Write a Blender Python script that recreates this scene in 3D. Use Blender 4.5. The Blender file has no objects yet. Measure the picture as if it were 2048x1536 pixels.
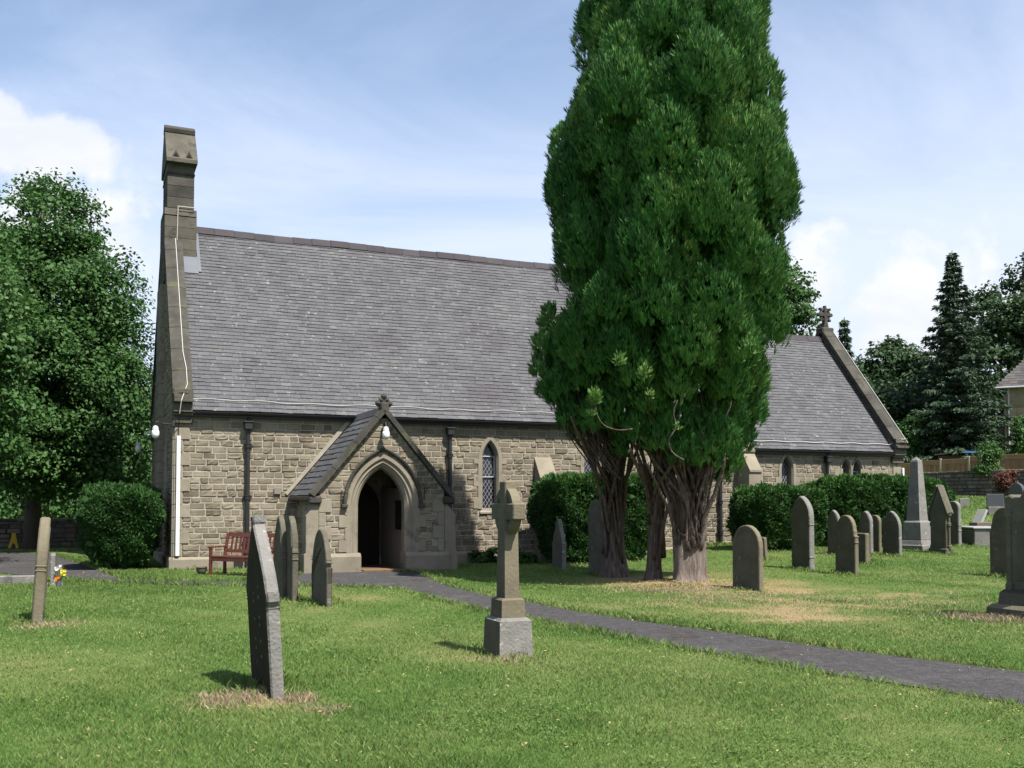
import bpy, math, random
import numpy as np
from mathutils import Vector, Matrix
R = math.radians
S = bpy.context.scene
C = S.collection
# ------------------------------------------------------------------ camera
FPX, PITCH, CYP, EYE = 2000.0, R(2.2), 928.0, 1.6
cd = bpy.data.cameras.new('camera'); cam = bpy.data.objects.new('camera', cd); C.objects.link(cam)
cam.location = (0, 0, EYE); cam.rotation_euler = (R(90) + PITCH, 0, 0)
cd.sensor_width = 36; cd.lens = FPX / 2048 * 36; cd.shift_y = (CYP - 768) / 2048
cd.clip_start = 0.1; cd.clip_end = 2000
S.camera = cam
# ------------------------------------------------------------------ light
EL = R(58)
TO_SUN = Vector((0.68 * math.cos(EL), -0.733 * math.cos(EL), math.sin(EL)))
sl = bpy.data.lights.new('sun', 'SUN'); sun = bpy.data.objects.new('sun', sl); C.objects.link(sun)
sl.energy = 5.0; sl.angle = R(0.5); sl.color = (1, 0.955, 0.88)
sun.rotation_euler = (-TO_SUN).to_track_quat('-Z', 'Y').to_euler()
sun.location = (20, -30, 40)
W = bpy.data.worlds.new('World'); S.world = W; W.use_nodes = True
nt = W.node_tree; nt.nodes.clear()
def wn(t, **k):
    n = nt.nodes.new(t)
    for a, b in k.items(): setattr(n, a, b)
    return n
wo = wn('ShaderNodeOutputWorld'); bg = wn('ShaderNodeBackground')
sky = wn('ShaderNodeTexSky', sky_type='NISHITA', sun_disc=False, sun_elevation=EL,
         sun_rotation=math.atan2(TO_SUN.x, TO_SUN.y), altitude=150, air_density=1.0, dust_density=1.2, ozone_density=1.5)
tc = wn('ShaderNodeTexCoord')
def wmath(op, a, b=None, c=None, clamp=False):
    n = wn('ShaderNodeMath', operation=op, use_clamp=clamp)
    for i, v in enumerate((a, b, c)):
        if v is None: continue
        if isinstance(v, (int, float)): n.inputs[i].default_value = v
        else: nt.links.new(v, n.inputs[i])
    return n.outputs[0]
sep = wn('ShaderNodeSeparateXYZ'); nt.links.new(tc.outputs['Generated'], sep.inputs[0])
dx, dy, dz = sep.outputs
def smooth(v, a, b):
    n = wn('ShaderNodeMapRange', interpolation_type='SMOOTHSTEP')
    n.inputs['From Min'].default_value = a; n.inputs['From Max'].default_value = b
    nt.links.new(v, n.inputs['Value']); return n.outputs[0]
def wnoise(vec, scale, detail, rough, dist=0.0):
    n = wn('ShaderNodeTexNoise'); n.inputs['Scale'].default_value = scale; n.inputs['Detail'].default_value = detail
    n.inputs['Roughness'].default_value = rough; n.inputs['Distortion'].default_value = dist
    nt.links.new(vec, n.inputs['Vector']); return n.outputs['Fac']
# high thin cloud: noise on the plane of the cloud deck
zz = wmath('ADD', wmath('MAXIMUM', dz, 0.0), 0.14)
comb = wn('ShaderNodeCombineXYZ')
nt.links.new(wmath('DIVIDE', dx, zz), comb.inputs[0]); nt.links.new(wmath('MULTIPLY', wmath('DIVIDE', dy, zz), 1.7), comb.inputs[1])
n1 = wnoise(comb.outputs[0], 0.62, 8, 0.62, 0.7)
comb2 = wn('ShaderNodeCombineXYZ')
nt.links.new(wmath('MULTIPLY', dx, 1.5), comb2.inputs[0]); nt.links.new(wmath('MULTIPLY', dy, 1.5), comb2.inputs[1]); nt.links.new(wmath('MULTIPLY', dz, 4.0), comb2.inputs[2])
n2 = wnoise(comb2.outputs[0], 2.2, 8, 0.6, 0.2)
low = wmath('ADD', smooth(dz, 0.50, 0.02), wmath('MULTIPLY', smooth(dx, -0.15, 0.45), 0.22))
thin = wmath('MULTIPLY', smooth(wmath('ADD', wmath('MULTIPLY', n1, 0.6), wmath('MULTIPLY', low, 0.4)), 0.25, 0.62), 0.92)
# heaped clouds: broken masses low in the sky, where the photograph has them
def mass(az, el, ra, re, amt):
    a = wmath('ARCTAN2', dx, dy)
    e = wmath('ARCSINE', dz)
    qa = wmath('DIVIDE', wmath('SUBTRACT', a, R(az)), R(ra)); qe = wmath('DIVIDE', wmath('SUBTRACT', e, R(el)), R(re))
    q = wmath('SQRT', wmath('ADD', wmath('MULTIPLY', qa, qa), wmath('MULTIPLY', qe, qe)))
    return wmath('MULTIPLY', wmath('SUBTRACT', 1.0, q, clamp=False), amt)
mm = None
for p in ((-29.0, 18.3, 5.2, 4.0, 1.0), (-24.2, 18.3, 4.6, 1.9, 1.0), (-27.0, 14.0, 7.0, 3.2, 0.75), (14.5, 11.8, 5.5, 3.0, 0.8), (22, 8.5, 9, 4.5, 0.6), (-52, 15, 14, 6, 0.9), (60, 16, 20, 7, 0.9)):
    v = wmath('MAXIMUM', mass(*p), -1.0)
    mm = v if mm is None else wmath('MAXIMUM', mm, v)
n3 = wnoise(tc.outputs['Generated'], 15.0, 9, 0.58, 0.25)
heap = smooth(wmath('ADD', wmath('MULTIPLY', mm, 0.9), wmath('MULTIPLY', wmath('SUBTRACT', n3, 0.5), 2.3)), 0.05, 0.50)
mixs = wn('ShaderNodeMix', data_type='RGBA'); nt.links.new(thin, mixs.inputs['Factor'])
skm = wn('ShaderNodeMix', data_type='RGBA', blend_type='MULTIPLY'); skm.inputs['Factor'].default_value = 1
nt.links.new(sky.outputs[0], skm.inputs['A']); skm.inputs['B'].default_value = (1.52, 1.45, 1.38, 1)
nt.links.new(skm.outputs['Result'], mixs.inputs['A']); mixs.inputs['B'].default_value = (5.5, 6.1, 7.6, 1)
mixh = wn('ShaderNodeMix', data_type='RGBA'); nt.links.new(heap, mixh.inputs['Factor'])
nt.links.new(mixs.outputs['Result'], mixh.inputs['A'])
crm = wn('ShaderNodeMix', data_type='RGBA'); nt.links.new(smooth(n2, 0.35, 0.62), crm.inputs['Factor'])
crm.inputs['A'].default_value = (5.7, 6.0, 6.7, 1); crm.inputs['B'].default_value = (6.7, 6.8, 7.1, 1)
nt.links.new(crm.outputs['Result'], mixh.inputs['B'])
nt.links.new(mixh.outputs['Result'], bg.inputs['Color']); bg.inputs['Strength'].default_value = 0.074
nt.links.new(bg.outputs[0], wo.inputs[0])
S.view_settings.view_transform = 'Standard'; S.view_settings.look = 'None'
S.view_settings.exposure = 1.05; S.view_settings.gamma = 1.0; S.view_settings.use_curve_mapping = False
S.cycles.max_bounces = 6; S.cycles.diffuse_bounces = 3; S.cycles.transparent_max_bounces = 4
S.cycles.use_denoising = True

# ------------------------------------------------------------------ helpers
def h(x, y):
    def ss(a, b, v):
        t = min(1, max(0, (v - a) / (b - a))); return t * t * (3 - 2 * t)
    r = 0.03 * max(0.0, y - 17) * ss(2.0, 6.5, x) if y < 40 else 0.69 * ss(2.0, 6.5, x)
    r += 0.06 * max(0, min(y, 56) - 30) * ss(10.5, 14.0, x)
    r += 0.10 * max(0, min(y, 140) - 56) * ss(8, 30, x)
    r += 0.03 * math.sin(x * 0.9 + y * 0.35) * math.sin(y * 0.55 - x * 0.2) * ss(3.5, 6, y) * (1 - ss(19, 22, y) * (1 - ss(3, 6, x)))
    return r
def ray(px, py):
    a = (px - 1024) / FPX; b = (CYP - py) / FPX
    return Vector((a, math.cos(PITCH) - b * math.sin(PITCH), math.sin(PITCH) + b * math.cos(PITCH)))
def at(px, py, Y):
    d = ray(px, py); t = Y / d.y
    return Vector((d.x * t, Y, EYE + d.z * t))
def gnd(px, py):
    d = ray(px, py); z = 0.0; p = None
    for _ in range(12):
        t = (z - EYE) / d.z if d.z < -1e-4 else 60
        t = min(t, 60)
        p = (d.x * t, d.y * t); z = 0.5 * z + 0.5 * h(*p)
    return Vector((p[0], p[1], h(*p)))

def facing(mb, mi=1, lim=.8):      # broad faces (normal along x) take the darker stone, shade put into colour
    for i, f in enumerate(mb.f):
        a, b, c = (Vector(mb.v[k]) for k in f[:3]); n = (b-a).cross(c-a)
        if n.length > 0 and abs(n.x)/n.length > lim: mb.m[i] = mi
class MB:
    def __init__(s): s.v = []; s.f = []; s.m = []; s.t = []
    def add(s, vs, fs, mi=0, tint=0.5):
        o = len(s.v); s.v += [tuple(p) for p in vs]
        for f in fs: s.f.append(tuple(i + o for i in f)); s.m.append(mi); s.t.append(tint)
    def box(s, a, b, mi=0, tint=0.5, M=None):
        x0, y0, z0 = a; x1, y1, z1 = b
        vs = [Vector(p) for p in ((x0,y0,z0),(x1,y0,z0),(x1,y1,z0),(x0,y1,z0),(x0,y0,z1),(x1,y0,z1),(x1,y1,z1),(x0,y1,z1))]
        if M: vs = [M @ p for p in vs]
        s.add(vs, ((0,3,2,1),(4,5,6,7),(0,1,5,4),(1,2,6,5),(2,3,7,6),(3,0,4,7)), mi, tint)
    def cbox(s, a, b, c=0.012, mi=0, tint=0.5, M=None):        # a box with chamfered edges
        x0, y0, z0 = a; x1, y1, z1 = b; vs = []; idx = {}
        for ix, x in ((0, x0), (1, x1)):
            for iy, y in ((0, y0), (1, y1)):
                for iz, z in ((0, z0), (1, z1)):
                    sx = c if ix == 0 else -c; sy = c if iy == 0 else -c; sz = c if iz == 0 else -c
                    for ax, p in ((0, (x, y + sy, z + sz)), (1, (x + sx, y, z + sz)), (2, (x + sx, y + sy, z))):
                        idx[ix, iy, iz, ax] = len(vs); vs.append(Vector(p))
        fs = []
        for a_ in (0, 1):
            fs.append([idx[a_,j,k,0] for j, k in ((0,0),(1,0),(1,1),(0,1))][::1 if a_ else -1])
            fs.append([idx[j,a_,k,1] for j, k in ((0,0),(1,0),(1,1),(0,1))][::-1 if a_ else 1])
            fs.append([idx[j,k,a_,2] for j, k in ((0,0),(1,0),(1,1),(0,1))][::1 if a_ else -1])
        for i in (0, 1):
            for j in (0, 1):
                fs.append([idx[i,j,0,0], idx[i,j,1,0], idx[i,j,1,1], idx[i,j,0,1]])
                fs.append([idx[i,0,j,0], idx[i,1,j,0], idx[i,1,j,2], idx[i,0,j,2]])
                fs.append([idx[0,i,j,1], idx[1,i,j,1], idx[1,i,j,2], idx[0,i,j,2]])
                for k in (0, 1): fs.append([idx[i,j,k,0], idx[i,j,k,1], idx[i,j,k,2]])
        if M: vs = [M @ p for p in vs]
        s.add(vs, fs, mi, tint)
    def prism(s, poly, f3, d0, d1, mi=0, tint=0.5, cham=0.0):
        # poly: list of (a, b), f3(a, b, d) -> point; extruded from d0 to d1 (the front); optional chamfer at both faces
        n = len(poly); ca = sum(p[0] for p in poly) / n; cb = sum(p[1] for p in poly) / n
        def ins(k):
            out = []
            for i in range(n):
                p0, p, p2 = poly[i-1], poly[i], poly[(i+1) % n]
                e1 = Vector((p[0]-p0[0], p[1]-p0[1])); e2 = Vector((p2[0]-p[0], p2[1]-p[1]))
                if e1.length < 1e-7 or e2.length < 1e-7: out.append(p); continue
                n1_ = Vector((-e1.y, e1.x)).normalized(); n2_ = Vector((-e2.y, e2.x)).normalized()
                m = (n1_ + n2_)
                m = m / max(0.35, m.length_squared) * 2 if m.length > 1e-4 else n1_
                out.append((p[0] + m.x * k * area, p[1] + m.y * k * area))
            return out
        ar = sum(poly[i-1][0]*poly[i][1] - poly[i][0]*poly[i-1][1] for i in range(n)); area = 1 if ar > 0 else -1
        rings = [(poly, d0), (poly, d1)]
        if cham: rings = [(ins(cham), d0), (poly, d0 + cham * (1 if d1 > d0 else -1)), (poly, d1 - cham * (1 if d1 > d0 else -1)), (ins(cham), d1)]
        vs = []
        for pl, d in rings: vs += [f3(a, b, d) for a, b in pl]
        fs = []; k = len(rings)
        for r in range(k - 1):
            for i in range(n):
                j = (i + 1) % n; fs.append((r*n+i, r*n+j, (r+1)*n+j, (r+1)*n+i))
        fs.append(tuple(range(n))[::-1]); fs.append(tuple((k-1)*n + i for i in range(n)))
        s.add(vs, fs, mi, tint)
    def tube(s, pts, rad, n=8, mi=0, tint=0.5, cap=True):
        pts = [Vector(p) for p in pts]; k = len(pts)
        rr = rad if isinstance(rad, (list, tuple)) else [rad] * k
        vs = []; up = None
        for i, p in enumerate(pts):
            d = (pts[min(i+1, k-1)] - pts[max(i-1, 0)]).normalized()
            if up is None: up = d.orthogonal().normalized()
            up = (up - d * up.dot(d)); up = up.normalized() if up.length > 1e-5 else d.orthogonal().normalized()
            w = d.cross(up)
            vs += [p + (up * math.cos(2*math.pi*j/n) + w * math.sin(2*math.pi*j/n)) * rr[i] for j in range(n)]
        fs = [(i*n+j, i*n+(j+1)%n, (i+1)*n+(j+1)%n, (i+1)*n+j) for i in range(k-1) for j in range(n)]
        if cap: fs += [tuple(range(n))[::-1], tuple((k-1)*n+j for j in range(n))]
        s.add(vs, fs, mi, tint)
    def lathe(s, prof, c=(0,0,0), n=16, mi=0, tint=0.5, cap=True):
        c = Vector(c); vs = []
        for r, z in prof: vs += [c + Vector((r*math.cos(2*math.pi*j/n), r*math.sin(2*math.pi*j/n), z)) for j in range(n)]
        k = len(prof)
        fs = [(i*n+j, i*n+(j+1)%n, (i+1)*n+(j+1)%n, (i+1)*n+j) for i in range(k-1) for j in range(n)]
        if cap: fs += [tuple(range(n))[::-1], tuple((k-1)*n+j for j in range(n))]
        s.add(vs, fs, mi, tint)
    def build(s, name, mats, parent=None, smooth=False, fix=True, loc=None):
        me = bpy.data.meshes.new(name); me.from_pydata(s.v, [], s.f); me.update()
        if not isinstance(mats, (list, tuple)): mats = [mats]
        for m in mats: me.materials.append(m)
        me.polygons.foreach_set('material_index', s.m)
        at_ = me.attributes.new('tint', 'FLOAT', 'FACE'); at_.data.foreach_set('value', s.t)
        if fix:
            import bmesh
            bm = bmesh.new(); bm.from_mesh(me); bmesh.ops.recalc_face_normals(bm, faces=bm.faces); bm.to_mesh(me); bm.free()
        if smooth: me.polygons.foreach_set('use_smooth', [True] * len(me.polygons))
        o = bpy.data.objects.new(name, me); C.objects.link(o)
        if parent: o.parent = parent
        if loc: o.location = loc
        return o

def fast_mesh(name, co, nper, tint, mat, parent=None, normals=None):
    # co: (N*nper, 3) array, every nper vertices one face
    n = len(co) // nper
    me = bpy.data.meshes.new(name)
    me.vertices.add(len(co)); me.vertices.foreach_set('co', np.ascontiguousarray(co, dtype=np.float32).ravel())
    me.loops.add(len(co)); me.loops.foreach_set('vertex_index', np.arange(len(co), dtype=np.int32))
    me.polygons.add(n); me.polygons.foreach_set('loop_start', np.arange(0, len(co), nper, dtype=np.int32))
    me.update(calc_edges=True)
    me.materials.append(mat)
    a = me.attributes.new('tint', 'FLOAT', 'FACE'); a.data.foreach_set('value', np.asarray(tint, dtype=np.float32))
    o = bpy.data.objects.new(name, me); C.objects.link(o)
    if parent: o.parent = parent
    return o
def tag(o, label=None, cat=None, group=None, kind=None):
    if label: o['label'] = label
    if cat: o['category'] = cat
    if group: o['group'] = group
    if kind: o['kind'] = kind
    return o
def empty(name, loc, label, cat, rz=0, group=None):
    o = bpy.data.objects.new(name, None); C.objects.link(o); o.location = loc; o.rotation_euler = (0, 0, rz)
    o.empty_display_size = 0.3
    return tag(o, label, cat, group)

# ------------------------------------------------------------------ materials
def mat(name, cols, rough=0.9, nscale=3.0, bump=0.0, bscale=20.0, tint=0.6, spots=None, trans=0.0, spec=0.06, coords='Object', stretch=None, streak=None):
    # cols: colours along a ramp; position = mix of the face's own tint and a noise
    m = bpy.data.materials.new(name); m.use_nodes = True; t = m.node_tree; L = t.links.new
    b = t.nodes['Principled BSDF']; b.inputs['Roughness'].default_value = rough
    b.inputs['Specular IOR Level'].default_value = spec
    co = t.nodes.new('ShaderNodeTexCoord').outputs[coords]
    if stretch:
        mp = t.nodes.new('ShaderNodeMapping'); mp.inputs['Scale'].default_value = stretch; L(co, mp.inputs[0]); co = mp.outputs[0]
    nz = t.nodes.new('ShaderNodeTexNoise'); nz.inputs['Scale'].default_value = nscale; nz.inputs['Detail'].default_value = 8; nz.inputs['Roughness'].default_value = 0.62
    L(co, nz.inputs['Vector'])
    at_ = t.nodes.new('ShaderNodeAttribute'); at_.attribute_name = 'tint'
    mx = t.nodes.new('ShaderNodeMix'); mx.data_type = 'FLOAT'; mx.inputs['Factor'].default_value = tint
    mr = t.nodes.new('ShaderNodeMapRange'); mr.inputs['From Min'].default_value = 0.28; mr.inputs['From Max'].default_value = 0.72
    L(nz.outputs['Fac'], mr.inputs['Value']); L(mr.outputs[0], mx.inputs['A']); L(at_.outputs['Fac'], mx.inputs['B'])
    rp = t.nodes.new('ShaderNodeValToRGB'); els = rp.color_ramp.elements
    for i, c in enumerate(cols):
        p = i / max(1, len(cols) - 1)
        if i < 2: e = els[i]; e.position = p
        else: e = els.new(p)
        e.color = (*c, 1)
    if len(cols) == 1: els.remove(els[1])
    if len(cols) > 2:
        for i, e in enumerate(els): pass
    L(mx.outputs[0], rp.inputs[0]); col = rp.outputs[0]
    for sp in (spots or []):                     # (colour, scale, threshold, softness, amount)
        n2_ = t.nodes.new('ShaderNodeTexNoise'); n2_.inputs['Scale'].default_value = sp[1]; n2_.inputs['Detail'].default_value = 6
        n2_.inputs['Roughness'].default_value = 0.65; L(co, n2_.inputs['Vector'])
        r2 = t.nodes.new('ShaderNodeMapRange'); r2.interpolation_type = 'SMOOTHSTEP'; r2.inputs['From Min'].default_value = sp[2]; r2.inputs['From Max'].default_value = sp[2] + sp[3]
        r2.inputs['To Max'].default_value = sp[4]
        L(n2_.outputs['Fac'], r2.inputs['Value'])
        m2 = t.nodes.new('ShaderNodeMix'); m2.data_type = 'RGBA'; L(r2.outputs[0], m2.inputs['Factor']); L(col, m2.inputs['A'])
        m2.inputs['B'].default_value = (*sp[0], 1); col = m2.outputs['Result']
    L(col, b.inputs['Base Color'])
    if bump:
        n3_ = t.nodes.new('ShaderNodeTexNoise'); n3_.inputs['Scale'].default_value = bscale; n3_.inputs['Detail'].default_value = 8
        L(co, n3_.inputs['Vector'])
        bp = t.nodes.new('ShaderNodeBump'); bp.inputs['Strength'].default_value = bump; bp.inputs['Distance'].default_value = 0.02
        L(n3_.outputs['Fac'], bp.inputs['Height']); L(bp.outputs[0], b.inputs['Normal'])
    if trans:
        tr = t.nodes.new('ShaderNodeBsdfTranslucent'); L(col, tr.inputs['Color'])
        ms = t.nodes.new('ShaderNodeMixShader'); ms.inputs[0].default_value = trans
        L(b.outputs[0], ms.inputs[1]); L(tr.outputs[0], ms.inputs[2]); L(ms.outputs[0], t.nodes['Material Output'].inputs[0])
    return m
M = {}
M['ashlar'] = mat('sandstone_rockfaced', [(.080,.067,.048),(.148,.126,.092),(.205,.177,.132),(.26,.228,.174)], nscale=2.5, bump=.5, bscale=30, tint=.6,
                  spots=[((.055,.048,.037), .9, .53, .18, .55), ((.20,.15,.09), 1.7, .60, .12, .4), ((.27,.245,.195), 6, .62, .08, .4), ((.05,.046,.034), 7, .62, .08, .5)])
M['mortar'] = mat('lime_mortar', [(.23,.21,.17),(.31,.285,.235)], nscale=5, bump=.4, bscale=40, tint=0)
M['dressed'] = mat('dressed_sandstone', [(.135,.118,.088),(.20,.177,.136),(.26,.232,.182)], nscale=1.8, bump=.25, bscale=25, tint=.4,
                   spots=[((.07,.066,.045), 1.7, .58, .14, .6), ((.08,.085,.04), 3.1, .60, .12, .5)])
M['weathered'] = mat('weathered_dark_stone', [(.028,.027,.024),(.056,.053,.046),(.098,.092,.078)], nscale=2.2, bump=.5, bscale=22, tint=.4,
                     spots=[((.09,.10,.045), 2.0, .56, .14, .6), ((.26,.25,.21), 7, .66, .05, .6)])
M['slate'] = mat('roof_slate', [(.037,.038,.043),(.057,.058,.063),(.076,.077,.082),(.110,.111,.114)], rough=.7, nscale=0.9, bump=.25, bscale=40, tint=.62, spec=.3,
                 spots=[((.23,.23,.22), 7.0, .60, .08, .6), ((.042,.035,.041), .40, .48, .2, .6), ((.095,.098,.074), 1.3, .62, .1, .5), ((.24,.24,.23), 22, .62, .06, .6)])
M['ridge'] = mat('ridge_tile', [(.038,.034,.037),(.068,.062,.066)], nscale=2, bump=.3, tint=.6)
M['iron'] = mat('black_painted_iron', [(.012,.012,.014),(.022,.022,.026)], rough=.45, spec=.4)
M['rubber'] = mat('dark_timber', [(.014,.011,.009),(.03,.024,.018)], rough=.6)
M['wire'] = mat('pale_sheathed_cable', [(.36,.35,.33),(.44,.43,.40)], rough=.6)
M['white'] = mat('white_plastic', [(.56,.57,.58),(.62,.63,.64)], rough=.4)
M['lead'] = mat('lead_sheet', [(.10,.11,.125),(.145,.155,.175)], rough=.5, nscale=3)
M['glass'] = mat('dark_leaded_glass', [(.012,.014,.018),(.03,.034,.042)], rough=.12, spec=.5, nscale=6)
M['lattice'] = mat('lead_lattice', [(.24,.25,.27),(.30,.31,.33)], rough=.6)
M['cream'] = mat('limewashed_plaster', [(.14,.128,.11),(.20,.183,.158)], nscale=1.4)
M['gravestone'] = mat('old_gravestone', [(.050,.046,.034),(.095,.088,.066),(.155,.143,.11)], nscale=2.4, bump=.5, bscale=28, tint=.5,
                      spots=[((.028,.026,.021), 1.6, .53, .16, .7), ((.075,.08,.038), 2.6, .57, .14, .6), ((.22,.215,.175), 6, .62, .07, .55), ((.30,.29,.25), 14, .66, .05, .6)])
M['graveface'] = mat('shade_darkened_stone', [(.016,.014,.009),(.030,.026,.017),(.055,.048,.033)], nscale=2.4, bump=.5, bscale=28, tint=.5,
                      spots=[((.010,.0095,.008), 1.6, .52, .16, .7), ((.05,.052,.028), 2.4, .57, .14, .6), ((.20,.195,.17), 16, .70, .04, .5)])  # dark copy of the stone: shade of a broad face put into colour
M['groove'] = mat('shadowed_groove_stone', [(.03,.028,.024),(.045,.042,.036)], nscale=4)  # for thin edge strips: the shade of grooves painted as dark stone
M['gravegrey'] = mat('grey_gravestone', [(.095,.091,.082),(.16,.154,.142),(.225,.217,.20)], nscale=2.6, bump=.6, bscale=34, tint=.5,
                     spots=[((.05,.047,.042), 2.2, .56, .14, .65), ((.34,.33,.30), 9, .60, .07, .7), ((.06,.058,.05), 5, .60, .08, .6)])
M['gravebrown'] = mat('brown_sandstone', [(.085,.074,.050),(.135,.118,.082),(.18,.158,.112)], nscale=2.0, bump=.35, bscale=30, tint=.4,
                      spots=[((.058,.058,.032), 1.8, .55, .15, .6), ((.24,.23,.19), 7, .62, .07, .5), ((.33,.31,.26), 20, .68, .04, .5)])
M['graveblack'] = mat('polished_dark_stone', [(.04,.042,.048),(.075,.078,.085)], rough=.3, spec=.5, nscale=9)
M['letter'] = mat('worn_pale_lettering', [(.16,.155,.135),(.22,.215,.19)], nscale=12)
M['letterdark'] = mat('cut_lettering', [(.05,.047,.04),(.07,.065,.055)], nscale=12)
M['marble'] = mat('pale_grey_marble', [(.20,.20,.19),(.30,.30,.28)], rough=.5, nscale=5, bump=.15)
M['benchwood'] = mat('varnished_red_wood', [(.050,.014,.008),(.088,.023,.012),(.12,.034,.016)], rough=.42, spec=.4, nscale=6, stretch=(1, 8, 8), tint=.5)
M['bark'] = mat('shaggy_bark', [(.022,.016,.013),(.065,.048,.039),(.16,.130,.110),(.29,.25,.22)], nscale=9, bump=1.0, bscale=26, tint=.5, stretch=(2.2, 2.2, .28))
M['barkdark'] = mat('grey_brown_bark', [(.05,.042,.034),(.10,.085,.068)], nscale=8, bump=.8, bscale=24, stretch=(1.5, 1.5, .4))
def leafmat(name, cols, trans=.3, nscale=.6, rough=.6, tint=.7): return mat(name, cols, rough=rough, nscale=nscale, trans=trans, spec=.25, tint=tint)
M['cypress'] = leafmat('cypress_foliage', [(.010,.036,.009),(.020,.078,.016),(.046,.145,.028),(.115,.215,.045),(.17,.11,.035)], .12)
M['yew'] = leafmat('yew_foliage', [(.013,.036,.009),(.024,.066,.014),(.045,.115,.022),(.095,.18,.035)], .2)
M['lime'] = leafmat('broad_leaves', [(.020,.045,.012),(.035,.085,.020),(.055,.125,.030),(.10,.17,.055)], .35)
M['darkleaf'] = leafmat('dark_broad_leaves', [(.026,.046,.022),(.042,.080,.032),(.062,.108,.042)], .3)
M['spruce'] = leafmat('spruce_needles', [(.024,.044,.025),(.042,.074,.038),(.062,.104,.050)], .15)
M['shrub'] = leafmat('shrub_leaves', [(.024,.055,.014),(.045,.11,.024),(.085,.16,.045),(.20,.24,.13)], .35)
M['redleaf'] = leafmat('russet_leaves', [(.05,.022,.016),(.11,.045,.03),(.15,.08,.05)], .3)
M['grass'] = leafmat('grass_blades', [(.078,.135,.032),(.150,.230,.058),(.210,.280,.088),(.29,.30,.13),(.36,.31,.18)], .40, tint=.85)
M['straw'] = leafmat('dry_grass', [(.20,.15,.09),(.32,.25,.16),(.42,.35,.24)], .25)
M['fallen'] = leafmat('fallen_leaf', [(.22,.12,.05),(.36,.26,.12),(.46,.38,.20)], .2)
M['fence'] = mat('fence_timber', [(.20,.115,.058),(.27,.16,.085),(.34,.215,.12)], nscale=3, tint=.6, stretch=(1, 1, .2), bump=.2)
M['fencepost'] = mat('pale_fence_post', [(.34,.30,.19),(.44,.39,.26)], nscale=4, stretch=(1, 1, .3))
M['rubble'] = mat('rubble_walling', [(.06,.055,.045),(.12,.105,.085),(.19,.17,.14)], nscale=3, bump=.5, tint=.7)
M['housestone'] = mat('house_stone', [(.22,.17,.10),(.29,.23,.15),(.34,.28,.19)], nscale=2, tint=.7, bump=.3)
M['houseroof'] = mat('house_roof_tile', [(.05,.046,.046),(.085,.08,.08),(.12,.11,.105)], nscale=2, tint=.7, bump=.3)
M['palepipe'] = mat('grey_upvc', [(.40,.41,.42),(.46,.47,.48)], rough=.5)
M['bluefelt'] = mat('blue_sheet', [(.06,.13,.30),(.10,.20,.42)], rough=.5, nscale=5)
M['shedwood'] = mat('shed_timber', [(.045,.038,.03),(.08,.066,.05)], nscale=3, stretch=(1,1,6))
M['yellow'] = mat('yellow_plastic', [(.50,.30,.04),(.58,.36,.06)], rough=.5)
M['pot'] = mat('glazed_pot', [(.06,.05,.04),(.12,.105,.085)], rough=.5, nscale=5)
M['soil'] = mat('bare_soil', [(.05,.036,.026),(.10,.075,.055)], nscale=5, bump=.8)
M['tile'] = mat('red_quarry_tile', [(.09,.065,.05),(.13,.095,.075)], rough=.6, nscale=4)
M['coir'] = mat('coir_mat', [(.14,.085,.045),(.20,.125,.065)], nscale=30, bump=.6, bscale=90)
M['petalw'] = mat('white_petals', [(.78,.76,.66),(.82,.80,.70)]); M['petaly'] = mat('yellow_petals', [(.75,.60,.03),(.80,.66,.06)]); M['petalo'] = mat('orange_petals', [(.75,.20,.02),(.80,.25,.04)])
# ------------------------------------------------------------------ ground
rs = np.random.RandomState(7)
_oct = []
for f_, a_ in ((0.35, 1.0), (0.8, .8), (1.9, .7), (4.3, .5)):
    for _ in range(5):
        th = rs.uniform(0, 2*math.pi); _oct.append((f_*math.cos(th)*rs.uniform(.7,1.3), f_*math.sin(th)*rs.uniform(.7,1.3), rs.uniform(0, 6.28), a_/5))
def wob(x, y):
    v = 0
    for a, b, p, w in _oct: v = v + w * np.sin(a*x*2.2 + b*y*2.2 + p)
    return v
TB = [gnd(1385, 1166), gnd(1232, 1156), gnd(1312, 1162)]     # the feet of the three cypress stems
def bump_at(x, y, cx, cy, r): return np.exp(-((x-cx)**2 + (y-cy)**2) / (r*r))
DRYSPOT = []     # filled with (x, y, r, amount) by the gravestones below
for p, r, a in ((TB[0], 1.2, .95), (TB[1], 0.9, .45), (TB[2], 1.2, .75)): DRYSPOT.append((p.x, p.y - .3, r, a))
for px, py, r, a in ((1420, 1215, 1.3, .40), (1560, 1205, 1.2, .34), (1700, 1205, 1.8, .36), (1850, 1195, 1.8, .34), (1900, 1235, 1.3, .28), (1650, 1180, 1.2, .3), (1950, 1170, 1.5, .4), (1780, 1235, 1.2, .3), (1600, 1240, 1.0, .28), (1480, 1235, 1.0, .3), (1250, 1215, 1.2, .3),
                     (520, 1400, .40, .7), (600, 1408, .3, .5), (2020, 1235, .75, .75), (95, 1252, .45, .55), (1000, 1318, .28, .4), (1480, 1185, .6, .35), (700, 1190, 1.5, .12), (560, 1270, 1.2, .14), (1850, 1410, 1, .1)):
    g = gnd(px, py); DRYSPOT.append((g.x, g.y, r, a))
def dryness(x, y):
    v = 0.25 + 0.24 * wob(x, y) + .12 * wob(x*.35 + 2, y*.35); br = np.clip(.55 + .75 * wob(y*1.3 + 5, x*1.3), 0, 1.4)
    for cx, cy, r, a in DRYSPOT: v = v + a * br * bump_at(x, y, cx, cy, r)
    s = 0.5 + 0.5 * np.tanh((x * 0.5 + y * 0.9 - 13.5) / 2.0) ; v = v + 0.05 * s * (x > 1.5) * np.clip((x-1.5)/2, 0, 1)
    return v
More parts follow.
